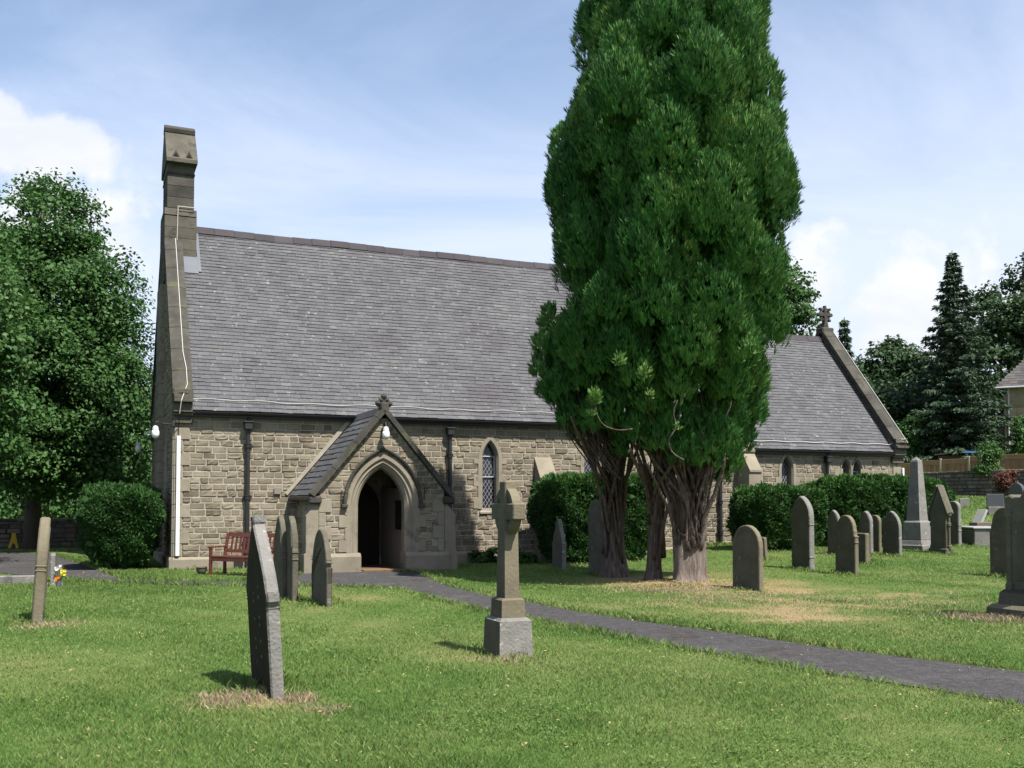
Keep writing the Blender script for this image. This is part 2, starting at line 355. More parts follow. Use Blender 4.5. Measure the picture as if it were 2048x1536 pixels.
PATH = [((3800,1716),(3800,1640)),((3100,1600),(3100,1524)),((2600,1518),(2600,1444)),((2048,1412),(2048,1346)),((1860,1380),(1860,1322)),((1665,1351),(1665,1299)),((1480,1318),(1480,1271)),((1300,1286),(1300,1247)),((1164,1258),(1164,1226)),
        ((1062,1238),(1062,1207)),((984,1225),(984,1195)),((891,1204),(893,1173)),((845,1189),(860,1158)),((800,1178),(830,1144)),((700,1174),(700,1143)),((610,1173),(610,1148)),((560,1172),(560,1163)),
        ((400,1171),(400,1164)),((240,1168),(240,1159)),((165,1164),(165,1130)),((100,1157),(100,1109)),((0,1147),(0,1106)),((-250,1128),(-250,1092)),((-700,1100),(-700,1075))]
PF = [gnd(*a) for a, b in PATH]; PB = [gnd(*b) for a, b in PATH]
_poly = np.array([(p.x, p.y) for p in PF] + [(p.x, p.y) for p in PB[::-1]])
def inside(poly, x, y):
    n = len(poly); r = np.zeros(np.shape(x), bool); j = n - 1
    for i in range(n):
        xi, yi = poly[i]; xj, yj = poly[j]
        if yi != yj:
            r ^= ((yi > y) != (yj > y)) & (x < (xj - xi) * (y - yi) / (yj - yi) + xi)
        j = i
    return r
def grid(xs, ys, zf, name, m, tintf=None):
    X, Y = np.meshgrid(xs, ys); Z = np.vectorize(zf)(X, Y)
    co = np.stack([X, Y, Z], -1).reshape(-1, 3); nx, ny = len(xs), len(ys)
    fs = [(j*nx+i, j*nx+i+1, (j+1)*nx+i+1, (j+1)*nx+i) for j in range(ny-1) for i in range(nx-1)]
    me = bpy.data.meshes.new(name); me.from_pydata(co.tolist(), [], fs, shade_flat=False); me.materials.append(m); me.update()
    if tintf is not None:
        a = me.attributes.new('tint', 'FLOAT', 'POINT'); a.data.foreach_set('value', tintf(X.ravel(), Y.ravel()).astype(np.float32))
    o = bpy.data.objects.new(name, me); C.objects.link(o); return o
M['turf'] = mat('turf', [(.030,.065,.012),(.050,.10,.020),(.095,.125,.038),(.19,.155,.075),(.23,.165,.095)], nscale=7, bump=.8, bscale=60, tint=.8)
xs = np.concatenate([np.linspace(-500, -30, 24)[:-1], np.linspace(-30, -12, 37)[:-1], np.linspace(-12, 16, 113)[:-1], np.linspace(16, 34, 37)[:-1], np.linspace(34, 500, 24)])
ys = np.concatenate([np.linspace(-200, 2, 12)[:-1], np.linspace(2, 32, 121)[:-1], np.linspace(32, 62, 61)[:-1], np.linspace(62, 700, 30)])
tag(grid(xs, ys, h, 'ground', M['turf'], lambda x, y: np.clip(dryness(x, y) * 1.05, 0, 1)), kind='structure')
# the tarmac path
M['tarmac'] = mat('worn_tarmac', [(.038,.036,.037),(.056,.054,.055),(.080,.077,.077)], nscale=9, bump=1.0, bscale=60, tint=.1,
                  spots=[((.045,.036,.030), 1.2, .54, .14, .7), ((.17,.165,.158), 24, .61, .05, .6), ((.026,.022,.020), 13, .58, .06, .7), ((.10,.10,.095), .8, .55, .1, .4), ((.035,.05,.018), 2.2, .64, .08, .5)])
mb = MB()
for i in range(len(PF) - 1):
    n = 10; m_ = 4
    for k in range(n):
        for q in range(m_):
            c4 = []
            for kk, qq in ((k, q), (k+1, q), (k+1, q+1), (k, q+1)):
                p = PF[i].lerp(PF[i+1], kk/n).lerp(PB[i].lerp(PB[i+1], kk/n), qq/m_)
                c4.append((p.x, p.y, h(p.x, p.y) + .012))
            mb.add(c4, [(0, 1, 2, 3)])
path = mb.build('path', M['tarmac'], smooth=True); tag(path, kind='structure')
# ------------------------------------------------------------------ church
rng = random.Random(11)
TH = R(23.3)
ORG = gnd(345, 1140); ORG.z = 0
church = empty('church', ORG, 'sandstone church with steep slate roof, bell turret and gabled stone porch', 'church', TH)
CT, ST = math.cos(TH), math.sin(TH)
def loc(u, v, z=0.0): return Vector((ORG.x + u*CT - v*ST, ORG.y + u*ST + v*CT, z))
def sub(lo, hi, blocks):
    iv = [(lo, hi)]
    for a, b in blocks:
        o = []
        for p, q in iv:
            if b <= p or a >= q: o.append((p, q)); continue
            if a > p: o.append((p, a))
            if b < q: o.append((b, q))
        iv = o
    return [i for i in iv if i[1] - i[0] > .02]
def arch_half(t, a, rise, z0, zs, o):
    if t < z0: return None
    if t <= zs: return a + o
    Rr = (a*a + rise*rise) / (2*a)
    q = (Rr+o)**2 - (t-zs)**2
    if q <= 0: return None
    x = math.sqrt(q) - (Rr - a)
    return x if x > 0 else None
def masonry(mb, fm, s0, s1, t0, t1, ops=(), blocked=None, clip=None, rh=(.13, .165), wid=(.18, .42), depth=(.010, .026), mi=0, mo=1, rng=rng):
    # ops: (centre, a, rise, z0, zs, w). Rock-faced stones on a mortar backing, left open at the openings
    ht = .06; n = max(1, round((t1 - t0) / ht)); ht = (t1 - t0) / n
    for k in range(n):
        ta, tb = t0 + k*ht, t0 + (k+1)*ht; tm = (ta+tb)/2
        lo, hi = (s0, s1) if not clip else clip(tb)
        if hi - lo < .02: continue
        bl = []
        for c, a, rise, z0, zs, w in ops:
            x = arch_half(tm, a, rise, z0, zs, w * .75)
            if x: bl.append((c-x, c+x))
        for a, b in sub(lo, hi, bl): mb.add([fm(a, ta, 0), fm(b, ta, 0), fm(b, tb, 0), fm(a, tb, 0)], [(0,1,2,3)], mo)
    t = t0; last = None
    while t < t1 - .03:
        hh = rng.uniform(*rh)
        if t1 - t - hh < .08: hh = t1 - t
        lo, hi = (s0, s1) if not clip else clip(t + hh)
        if hi - lo > .08:
            bl = []
            for c, a, rise, z0, zs, w in ops:
                xm = [arch_half(q, a, rise, z0 - .13, zs, w) for q in (t + .01, t + hh/2, t + hh - .01)]
                xm = [x for x in xm if x]
                if xm: bl.append((c - sum(xm)/len(xm), c + sum(xm)/len(xm)))
            if blocked: bl += blocked(t + hh/2)
            for a, b in sub(lo, hi, bl):
                s = a + (rng.uniform(-.1, 0) if b - a > .6 else 0); s = max(s, a)
                while s < b - .01:
                    w = rng.uniform(*wid)
                    if b - s - w < .14: w = b - s
                    g = rng.uniform(.006, .009); x0, x1, y0, y1 = s+g, s+w-g, t+g, t+hh-g
                    if x1 - x0 > .03 and y1 - y0 > .03:
                        dd = rng.uniform(*depth); smoothf = rng.random() < .40
                        fx = (0, .07, .38, .64, .93, 1); fy = (0, .10, .45, .88, 1)
                        vs = []
                        tiltx, tilty = rng.uniform(-.004, .004), rng.uniform(-.003, .007)
                        for jy, qy in enumerate(fy):
                            for jx, qx in enumerate(fx):
                                edge = jx in (0, 5) or jy in (0, 4)
                                d = -.003 if edge else max(.008, dd*(.55 if smoothf else 1) + (0 if smoothf else rng.uniform(-.008, .010)) + tiltx*(qx-.5)*2 + tilty*(qy-.5)*2)
                                jit = 0 if edge else rng.uniform(-.012, .012)
                                vs.append(fm(x0 + (x1-x0)*qx + jit, y0 + (y1-y0)*qy, d))
                        fs = [(j*6+i, j*6+i+1, (j+1)*6+i+1, (j+1)*6+i) for j in range(4) for i in range(5)]
                        mb.add(vs, fs, mi, min(1, max(0, rng.gauss(.52, .24))))
                    s += w
        t += hh
def arch_path(a, rise, z0, zs, o, n=14, jamb=True):
    Rr = (a*a + rise*rise) / (2*a); pts = []
    ph1 = math.acos(max(-1, -(Rr - a) / (Rr + o)))
    if jamb: pts.append((-(a+o), z0))
    for k in range(n+1):
        ph = math.pi + (ph1 - math.pi) * k / n
        pts.append((Rr - a + (Rr+o)*math.cos(ph), zs + (Rr+o)*math.sin(ph)))
    return pts + [(-x, z) for x, z in pts[-2::-1]]
def arch_sweep(mb, fm, c, a, rise, z0, zs, prof, mi=0, tint=.5, n=14, jamb=True):
    rows = [[fm(c + x, z, d) for x, z in arch_path(a, rise, z0, zs, o, n, jamb)] for o, d in prof]
    k = len(rows[0]); vs = [p for r in rows for p in r]
    mb.add(vs, [(i*k+j, i*k+j+1, (i+1)*k+j+1, (i+1)*k+j) for i in range(len(rows)-1) for j in range(k-1)], mi, tint)
    for e in (0, k-1): mb.add([r[e] for r in rows], [tuple(range(len(rows)))], mi, tint)
def fbox(mb, fm, s0, s1, t0, t1, d0, d1, c=.008, mi=0, tint=.5):
    mb.prism([(s0, t0), (s1, t0), (s1, t1), (s0, t1)], fm, d0, d1, mi, tint, cham=c)
def window(fm, c, a, rise, z0, zs, w=.15, lat=True, casement=None, quo=True, sp=.105):
    mb = MB()
    arch_sweep(mb, fm, c, a, rise, z0, zs, [(w, -.01), (w, .030), (.055, .030), (.045, .024), (0, -.035), (0, -.24)], 0, .6)
    if quo:
        z = z0; k = 0
        while z < zs - .05:
            hh = min(.30, zs - z)
            if k % 2 == 0:
                for sg in (-1, 1):
                    s0, s1 = sorted((c + sg*(a+w-.01), c + sg*(a+w+.13))); fbox(mb, fm, s0, s1, z+.006, z+hh-.006, -.01, .032, .006, 0, rng.uniform(.4, .8))
            z += hh; k += 1
    mb.prism([(z0-.13, -.24), (z0-.13, .055), (z0-.085, .055), (z0, -.10), (z0, -.24)], lambda p, d, s: fm(c + s, p, d), -a-.10, a+.10, 0, .7)
    o = mb.build('window', M['dressed'], church)
    g = MB(); pts = arch_path(a, rise, z0, zs, .005, 14)
    g.add([fm(c + x, z, -.205) for x, z in pts], [tuple(range(len(pts)))]); g.build('pane', M['glass'], o)
    if lat:
        l = MB(); H = zs + rise - z0
        for sg in (-1, 1):
            k = -2*a - H
            while k < H + 2*a:
                run = []
                for i in range(61):
                    z = z0 + H * i / 60; x = sg * ((z - z0) * .62 + k)
                    hw = arch_half(z, a, rise, z0, zs, 0)
                    if hw and abs(x) < hw: run.append((x, z))
                if len(run) > 1:
                    p, q = run[0], run[-1]; l.tube([fm(c+p[0], p[1], -.196), fm(c+q[0], q[1], -.196)], .0055, 4)
                k += sp
        l.build('lattice', M['lattice'], o)
    if casement:
        q = MB(); za, zb = casement; t_ = .022
        for s0, s1, b0, b1 in ((-a, -a+t_, za, zb), (a-t_, a, za, zb), (-a+t_, a-t_, za, za+t_), (-a+t_, a-t_, zb-t_, zb)): fbox(q, fm, c+s0, c+s1, b0, b1, -.19, -.15, .003)
        q.build('casement', M['palepipe'], o)
    return o
# --- nave
NW, NL, EZ, RZ = 8.0, 16.6, 3.80, 9.25        # width, length, eave (at v = -OV), ridge
OV = .17
SLOPE = (RZ - EZ) / (NW/2 + OV)
WALLZ = 3.72
fS = lambda s, t, d: (s, -d, t)
fW = lambda s, t, d: (-d, s, t)
PU = 4.42
NWIN = [(8.11, .20, .46, 1.43, 2.76), (11.19, .20, .46, 1.43, 2.76), (14.3, .20, .46, 1.43, 2.76)]
def quoin(t): return .20 if int(t / .31) % 2 else .36
mb = MB()
ops = [(c, a, r_, z0, zs, .15) for c, a, r_, z0, zs in NWIN]
masonry(mb, fS, 0, NL, .30, WALLZ - .16, ops, lambda t: [(0, quoin(t)), (NL - quoin(t), NL)])
for t0 in (WALLZ - .16, ):                     # smoother top course under the eaves
    masonry(mb, fS, 0, NL, t0, WALLZ, (), None, rh=(.16, .16), wid=(.3, .5), depth=(.010, .014))
for k in range(11):
    t0 = .31 * k + .31
    for s0, s1 in ((0, quoin(t0 + .1)), (NL - quoin(t0 + .1), NL)): fbox(mb, fS, s0 + .001, s1 - .006, t0 + .006, min(t0 + .304, WALLZ), -.01, .034, .006, 2, rng.uniform(.35, .8))
mb.prism([(.0, -.0), (.0, .09), (.24, .09), (.30, .02), (.30, .0)], lambda p, d, s: fS(s, p, d), -.085, NL, 2, .45)    # plinth
def clipW(t):
    if t < EZ + .1: return (0, NW)
    x = (t - EZ - .05) / SLOPE + .0
    return (x, NW - x)
WOPS = [(2.15, .2, .5, 1.5, 2.9, .15), (5.85, .2, .5, 1.5, 2.9, .15)]
masonry(mb, fW, 0, NW, .30, 8.4, WOPS, lambda t: [(0, quoin(t + .31)), (3.3, 4.7)], clipW)
for k in range(11):
    t0 = .31 * k + .31; fbox(mb, fW, .001, quoin(t0 + .41) - .006, t0 + .006, min(t0 + .304, WALLZ), -.01, .034, .006, 2, rng.uniform(.35, .8))
mb.prism([(.0, .0), (.0, .09), (.24, .09), (.30, .02), (.30, .0)], lambda p, d, s: fW(s, p, d), -.088, NW, 2, .45)
# core: what is behind the two dressed faces, and the plain north and east sides
mb.prism([(.30, -.3), (7.98, -.3), (7.98, 3.6), (4, 8.9), (.30, 4.0)], lambda v, z, u: (u, v, z), .30, NL - .02, 0, .5)
mb.prism([(.03, -.3), (7.97, -.3), (7.97, EZ), (4, RZ - .02), (.03, EZ + .02)], lambda v, z, u: (u, v, z), NL - .32, NL + .01, 0, .5)
mb.prism([(.03, EZ - .35), (7.97, EZ - .35), (7.97, EZ), (4, RZ + .12), (.03, EZ + .16)], lambda v, z, u: (u, v, z), .012, .33, 0, .4)
for s0 in (3.32, ):                            # broad pilaster under the bell turret, on the west face
    z = .3
    while z < 7.5: fbox(mb, fW, 3.32, 4.68, z + .004, min(z + .296, 7.5), 0, .13, .008, 2, rng.uniform(.2, .6)); z += .30
nave = mb.build('nave_wall', [M['ashlar'], M['mortar'], M['dressed']], church)
for c, a, r_, z0, zs in NWIN: window(fS, c, a, r_, z0, zs, casement=(2.28, 2.86) if c < 9 else None)
for c, a, r_, z0, zs, w in WOPS: window(fW, c, a, r_, z0, zs)
# --- slates
def slates(mb, f3, s0, s1, LEN, ex=.132, wd=.27, clip=None, jit=.006):
    r = 0; row = 0
    while r < LEN - .01:
        e = min(ex, LEN - r); lo, hi = (s0, s1) if not clip else clip(r)
        s = lo - (wd/2 if row % 2 else 0) - rng.uniform(0, .03); rt = rng.gauss(0, .05)
        while s < hi:
            w = wd * rng.uniform(.9, 1.1); a, b = max(s + .002, lo), min(s + w - .002, hi); s += w
            if b - a < .02: continue
            dz = rng.uniform(-jit, jit); sk = rng.uniform(-.004, .004); bd = rng.uniform(.018, .028)
            if rng.random() < .012: dz -= .02
            p = [f3(a, r + dz + sk, bd), f3(b, r + dz - sk, bd), f3(b, r + e*1.06, .006), f3(a, r + e*1.06, .006), f3(a, r + dz + sk, .0), f3(b, r + dz - sk, .0), f3(b, r + e, -.004), f3(a, r + e, -.004)]
            mb.add(p, [(0,1,2,3), (4,5,1,0), (4,0,3,7), (5,6,2,1)], 0, min(1, max(0, rng.gauss(.48 + rt*.7, .19))))
        r += ex; row += 1
def slope_f(v0, z0, v1, z1, wav=.015):
    L_ = math.hypot(v1-v0, z1-z0); cv, cz = (v1-v0)/L_, (z1-z0)/L_; nv, nz_ = -cz, cv
    if nz_ < 0: nv, nz_ = -nv, -nz_
    return L_, (lambda u, r, d: (u, v0 + cv*r + nv*d, z0 + cz*r + nz_*d + wav*math.sin(u*.9 + 1)*math.sin(r*.5)))
mb = MB(); L_, f3 = slope_f(-OV, EZ, NW/2, RZ)
slates(mb, f3, .34, NL - .32, L_)
mb.add([f3(.3, 0, -.03), f3(NL - .3, 0, -.03), f3(NL - .3, L_, -.03), f3(.3, L_, -.03)], [(0,1,2,3)], 0, .2)
L2, f3n = slope_f(NW + OV, EZ, NW/2, RZ)
slates(mb, f3n, .34, NL - .32, L2, ex=.26, wd=.52)
mb.add([f3n(.3, 0, -.03), f3n(NL - .3, 0, -.03), f3n(NL - .3, L2, -.03), f3n(.3, L2, -.03)], [(0,1,2,3)], 0, .2)
roof = mb.build('nave_roof', M['slate'], church, fix=False)
def ridge(u0, u1, zr, parent, vc=4.0):
    mb = MB(); u = u0
    while u < u1 - .05:
        w = min(.55, u1 - u); dz = .015*math.sin(u*1.7) + rng.uniform(-.004, .004)
        mb.prism([(-.17, -.17), (-.15, -.19), (0, -.005), (.15, -.19), (.17, -.17), (.035, .045), (-.035, .045)], lambda v, z, uu: (uu, vc + v, zr + z + dz), u + .004, u + w - .004, 0, rng.uniform(.2, .9))
        u += w
    mb.build('ridge_tiles', M['ridge'], parent)
ridge(.77, NL - .3, RZ + .02, roof)
M['turret'] = mat('sooty_turret_stone', [(.048,.045,.036),(.085,.079,.064),(.125,.117,.095)], nscale=2.2, bump=.4, bscale=25, tint=.45, spots=[((.035,.034,.026), 1.5, .54, .14, .7), ((.07,.078,.045), 2.6, .58, .12, .5), ((.03,.029,.025), 4.5, .56, .1, .6)])
# --- gable copings
def coping(u0, u1, v0, z0, v1, z1, th=.16, name='coping', step=.75, parent=church, m='weathered'):
    mb = MB(); L_, f = slope_f(v0, z0, v1, z1, 0); r = 0
    while r < L_ - .05:
        w = min(step, L_ - r)
        if L_ - r - w < .25: w = L_ - r
        mb.prism([(u0, 0), (u1, 0), (u1, th*.75), ((u0+u1)/2, th), (u0, th*.75)], lambda u, d, rr: f(u, rr, d), r + .004, r + w - .004, 0, rng.uniform(.2, .8), cham=.006)
        r += w
    return mb.build(name, M[m], parent)
coping(-.06, .40, -.16, EZ + .30, 3.3, EZ + .30 + 3.46*SLOPE)
coping(-.06, .40, NW + .16, EZ + .30, 4.7, EZ + .30 + 3.46*SLOPE)
coping(NL - .36, NL + .06, -.16, EZ + .30, 4, EZ + .30 + 4.16*SLOPE)
coping(NL - .36, NL + .06, NW + .16, EZ + .30, 4, EZ + .30 + 4.16*SLOPE)
def kneeler(u0, u1, v, z0, sg=-1):             # stepped stone at the foot of a coping
    mb = MB()
    for k, (p, za, zb) in enumerate(((.10, z0 - .32, z0 - .14), (.16, z0 - .14, z0 - .06), (.22, z0 - .06, z0 + .17), (.34, z0 + .17, z0 + .25), (.26, z0 + .25, z0 + .50))):
        a, b = sorted((v - sg*.25, v + sg*p)); mb.cbox((u0, a, za + .003), (u1, b, zb), .012, 0, rng.uniform(.3, .7))
    mb.build('kneeler', M['turret'], church)
kneeler(-.04, .40, 0, EZ); kneeler(NL - .36, NL + .06, 0, EZ)
kneeler(-.04, .40, NW, EZ, 1)
# --- bell turret
mb = MB()
z = 7.55
while z < 9.35: mb.cbox((-.06, 3.2, z + .003), (.77, 4.8, min(z + .30, 9.38)), .008, 0, rng.uniform(.25, .8)); z += .30
mb.prism([(3.2, 9.38), (4.8, 9.38), (4.72, 9.58), (3.28, 9.58)], lambda v, z, u: (u, v, z), -.06, .77, 0, .4)
z = 9.58
while z < 10.5: mb.cbox((.0, 3.27, z + .003), (.70, 4.73, min(z + .31, 10.52)), .01, 1, rng.uniform(.1, .8)); z += .31
mb.cbox((-.02, 3.25, 10.515), (.72, 4.75, 10.58), .02, 1, .4)
mb.cbox((-.005, 3.27, 10.58), (.705, 4.73, 10.84), .008, 0, .7)
bell = mb.build('bell_turret', [M['turret'], M['weathered']], church)
mb = MB()
mb.prism([(3.06, 10.80), (3.06, 10.90), (3.84, 11.86), (4.16, 11.86), (4.94, 10.90), (4.94, 10.80)], lambda v, z, u: (u, v, z), -.045, .765, 0, .55, cham=.012)
cap = mb.build('turret_cap', M['turret'], bell)
mb = MB(); mb.prism([(3.80, 11.85), (3.78, 11.95), (3.84, 12.01), (3.90, 12.02), (4, 12.10), (4.10, 12.02), (4.16, 12.01), (4.22, 11.95), (4.20, 11.85)], lambda v, z, u: (u, v, z), -.05, .76, 0, .3, cham=.01)
mb.build('ridge_roll', M['weathered'], bell)
for uc in (.20, .54):
    mb = MB(); sl_ = .96/.78
    mb.prism([(-.11, 0), (0, .20), (.11, 0)], lambda s, z, d: (uc + s, 3.09 + d, 10.93 + z), 0, .26, 0, .3)
    mb.prism([(-.065, .012), (0, .125), (.065, .012)], lambda s, z, d: (uc + s, 3.084 + d, 10.93 + z), 0, .003, 1, .1)  # flat dark triangle: the shade of a recess put into the colour
    mb.build('gablet', [M['weathered'], M['rubber']], bell)
mb = MB()      # lead flashings where the turret stands in the slates
mb.add([f3(.41, (3.2+OV)*math.hypot(1, SLOPE) - .62, .04), f3(.80, (3.2+OV)*math.hypot(1, SLOPE) - .62, .04), f3(.80, (3.2+OV)*math.hypot(1, SLOPE) + .08, .04), f3(.41, (3.2+OV)*math.hypot(1, SLOPE) + .08, .04)], [(0,1,2,3)])
mb.add([f3(.79, 5.0, .045), f3(.87, 5.0, .045), f3(.87, 6.65, .045), f3(.79, 6.65, .045)], [(0,1,2,3)])
mb.build('lead_flashing', M['lead'], bell)
# --- eaves gutter and rainwater pipes
def gutter(u0, u1, v, z, parent=church):
    mb = MB()
    prof = [(.065*math.cos(math.pi + math.pi*k/8), .065*math.sin(math.pi + math.pi*k/8)) for k in range(9)]
    prof += [(.055*math.cos(2*math.pi - math.pi*k/8), .055*math.sin(2*math.pi - math.pi*k/8)) for k in range(9)]
    mb.prism(prof, lambda a, b, u: (u, v - .035 + a, z + .02 + b), u0, u1, 0, .4)
    mb.box((u0, v + .03, z - .10), (u1, v + .16, z + .0), 0, .3)
    mb.build('gutter', M['iron'], parent)
gutter(.42, NL - .38, -OV, EZ - .045)
def downpipe(u, v, ztop, zbot=.0, cols=(2.9, 1.85, .7)):
    mb = MB(); mb.tube([(u, v - .075, zbot), (u, v - .075, ztop - .12)], .052, 10)
    mb.tube([(u, v - .075, ztop - .02), (u, v - .14, ztop + .12)], .04, 8)
    o = mb.build('downpipe', M['iron'], church, smooth=False)
    k = MB(); k.cbox((u - .10, v - .20, ztop - .17), (u + .10, v - .002, ztop + .01), .02); k.cbox((u - .12, v - .22, ztop - .0), (u + .12, v - .002, ztop + .035), .01); k.build('hopper', M['iron'], o)
    for z in cols:
        k = MB(); k.lathe([(.055, -.05), (.07, -.045), (.07, .03), (.08, .035), (.08, .055), (.055, .06)], (u, v - .075, z), 10); k.box((u - .11, v - .03, z - .02), (u + .11, v - .004, z + .035)); k.build('collar', M['iron'], o)
for u, cl in ((1.706, (2.98, 1.72, .62)), (6.93, (2.83, 1.62, .6)), (11.95, (2.8, 1.6)), (15.48, (2.8, 1.6, .7))): downpipe(u, -.03, EZ - .26, 0, cl)
# --- lightning conductor and wires
mb = MB()
pts = [f3(.42 + (NL - .9)*k/70, .32 + .025*math.sin(k*1.1) + .02*math.sin(k*.37), .045) for k in range(71)]
mb.tube([f3(.35, .18, .10), f3(.40, .30, .07)] + pts, .010, 5); mb.build('cable', M['wire'], church)
mb = MB()
mb.tube([(.72, 3.18, 9.62), (.28, 3.18, 9.62)], .014, 5); mb.tube([(.28, 3.18, 9.63), (.26, 3.18, 8.62), (.24, 3.17, 8.55)], .011, 5)
Lc, fc = slope_f(-.16, EZ + .30, 3.3, EZ + .30 + 3.46*SLOPE, 0)
mb.tube([(.24, 3.17, 8.6)] + [fc(.22 + (.05 if k > 8 else 0), Lc - k*Lc/10.5, .175) for k in range(11)] + [(.12, -.37, EZ + .2), (.09, -.30, EZ - .1)], .011, 5)
mb.build('conductor_tape', M['wire'], church)
mb = MB(); mb.tube([(.09, -.30, EZ - .1), (.09, -.14, EZ - .3), (.09, -.055, EZ - .42), (.09, -.052, 3.2)], .012, 5); mb.build('conductor_tape', M['iron'], church)
mb = MB(); mb.cbox((.05, -.10, .33), (.14, -.030, 3.18), .01); mb.build('cable_cover', M['white'], church)
# --- buttresses
def buttress(u0, u1, prof, m='dressed'):
    mb = MB(); mb.prism(prof, lambda v, z, u: (u, v, z), u0, u1, 0, .5, cham=.01); o = mb.build('buttress', M[m], church)
buttress(9.42, 9.94, [(.0, 0), (-.42, 0), (-.42, 2.25), (0, 2.86)])
mbb = [(0, 0), (-.62, 0), (-.62, 2.50), (-.66, 2.50), (-.66, 2.56), (-.30, 3.06), (-.30, 3.12), (-.34, 3.12), (-.34, 3.17), (0, 3.56)]
buttress(16.13, 16.58, mbb)
# --- chancel
CV, CW, CL, CE, CR = .6, 6.8, 23.2, 3.27, 7.60
CSL = (CR - CE) / (CW/2 + .17)
fC = lambda s, t, d: (s, CV - d, t)
fE = lambda s, t, d: (CL + d, s, t)
mb = MB(); CWT = CE - .04
COPS = [(18.5, .19, .42, 1.5, 2.62, .15), (20.86, .165, .38, 1.5, 2.60, .13), (21.34, .165, .38, 1.5, 2.60, .13)]
masonry(mb, fC, NL + .01, CL, .30, CWT - .15, COPS, lambda t: [(CL - quoin(t), CL), (20.86, 21.34) if 1.4 < t < 2.95 else (0, 0)])
masonry(mb, fC, NL + .01, CL, CWT - .15, CWT, (), None, rh=(.15, .15), wid=(.3, .5), depth=(.010, .014))
for k in range(9):
    t0 = .31*k + .31; fbox(mb, fC, CL - quoin(t0 + .1) + .006, CL - .001, t0 + .006, min(t0 + .304, CWT), -.01, .034, .006, 2, rng.uniform(.35, .8))
mb.prism([(NL, -.3), (CL - .005, -.3), (CL - .005, .3), (NL, .3)], lambda u, z, v: (u, v, z), CV - .08, CV - .004, 2, .45)
mb.prism([(CV + .3, -.3), (CV + CW, -.3), (CV + CW, 3.2), (4, CR - .3), (CV + .3, 3.4)], lambda v, z, u: (u, v, z), NL, CL - .01, 0, .5)
mb.prism([(CV + .01, -.3), (CV + CW - .01, -.3), (CV + CW - .01, CE + .1), (4, CR + .1), (CV + .01, CE + .1)], lambda v, z, u: (u, v, z), CL - .33, CL - .003, 0, .5)
def clipE(t):
    if t < CE + .1: return (CV, CV + CW)
    x = (t - CE - .05) / CSL; return (CV + x, CV + CW - x)
masonry(mb, fE, CV, CV + CW, .3, 7.2, (), lambda t: [(CV, CV + quoin(t + .31))], clipE)
mb.build('chancel_wall', [M['ashlar'], M['mortar'], M['dressed']], church)
window(fC, 18.5, .19, .42, 1.5, 2.62)
window(fC, 20.86, .165, .38, 1.5, 2.60, w=.085, quo=False)
window(fC, 21.34, .165, .38, 1.5, 2.60, w=.085, quo=False, casement=(1.7, 2.62))
mb = MB()
fbox(mb, fC, 20.86 + .25, 21.34 - .25, 1.5, 2.75, -.01, .026, .004, 0, .6)
for c in (20.86 - .34, 21.34 + .34):
    for k in range(5): fbox(mb, fC, c - (.10 if k % 2 else .17) + (.04 if c < 21 else -.04), c + (.10 if k % 2 else .17) + (.04 if c < 21 else -.04), 1.4 + .26*k + .005, 1.4 + .26*k + .255, -.01, .022, .006, 0, rng.uniform(.4, .8))
mb.build('window_surround', M['dressed'], church)
mb = MB(); L_, g3 = slope_f(CV - .17, CE, 4, CR)
slates(mb, g3, NL + .01, CL - .40, L_)
mb.add([g3(NL, 0, -.03), g3(CL - .3, 0, -.03), g3(CL - .3, L_, -.03), g3(NL, L_, -.03)], [(0,1,2,3)], 0, .2)
L2, g3n = slope_f(CV + CW + .17, CE, 4, CR); slates(mb, g3n, NL + .01, CL - .40, L2, ex=.26, wd=.52)
mb.add([g3n(NL, 0, -.03), g3n(CL - .3, 0, -.03), g3n(CL - .3, L2, -.03), g3n(NL, L2, -.03)], [(0,1,2,3)], 0, .2)
croof = mb.build('chancel_roof', M['slate'], church, fix=False)
ridge(NL + .02, CL - .42, CR + .02, croof)
coping(CL - .44, CL + .05, CV - .2, CE + .22, 4, CE + .22 + 3.6*CSL)
coping(CL - .44, CL + .05, CV + CW + .2, CE + .22, 4, CE + .22 + 3.6*CSL)
kneeler(CL - .44, CL + .05, CV, CE - .05)
gutter(NL + .04, CL - .45, CV - .17, CE - .045)
downpipe(20.03, CV - .03, CE - .22, 0, (2.45, 1.6))
mb = MB()
mb.tube([g3(NL + .05 + (CL - NL - .55)*k/40, .30 + .02*math.sin(k*.9), .045) for k in range(41)] + [(CL - .30, CV - .22, CE + .42), (CL - .05, CV - .30, CE + .44)], .013, 5)
Lc2, fc2 = slope_f(CV - .2, CE + .22, 4, CE + .22 + 3.6*CSL, 0)
mb.tube([fc2(CL + .02, r*Lc2/12, .15) for r in range(13)], .014, 5)
mb.tube([fc(NL - .02, r*Lc/10.5, .16) for r in range(11)], .014, 5)
mb.build('cable', M['wire'], church)
mb = MB(); mb.cbox((CL - .01, CV - .10, .3), (CL + .07, CV - .032, 2.75), .01); mb.build('cable_cover', M['white'], church)
mb = MB(); zA = CE + .22 + 3.6*CSL + .10; uc = CL - .2         # apex saddle stone and wheel cross
mb.cbox((uc - .26, 3.80, zA - .18), (uc + .26, 4.20, zA + .04), .03); mb.prism([(-.12, 0), (.12, 0), (.07, .22), (-.07, .22)], lambda a, z, d: (uc + a, 4 + d, zA + .04 + z), -.09, .09, cham=.01)
mb.cbox((uc - .06, 3.93, zA + .25), (uc + .06, 4.07, zA + .80), .012); mb.cbox((uc - .30, 3.935, zA + .47), (uc + .30, 4.065, zA + .60), .012)
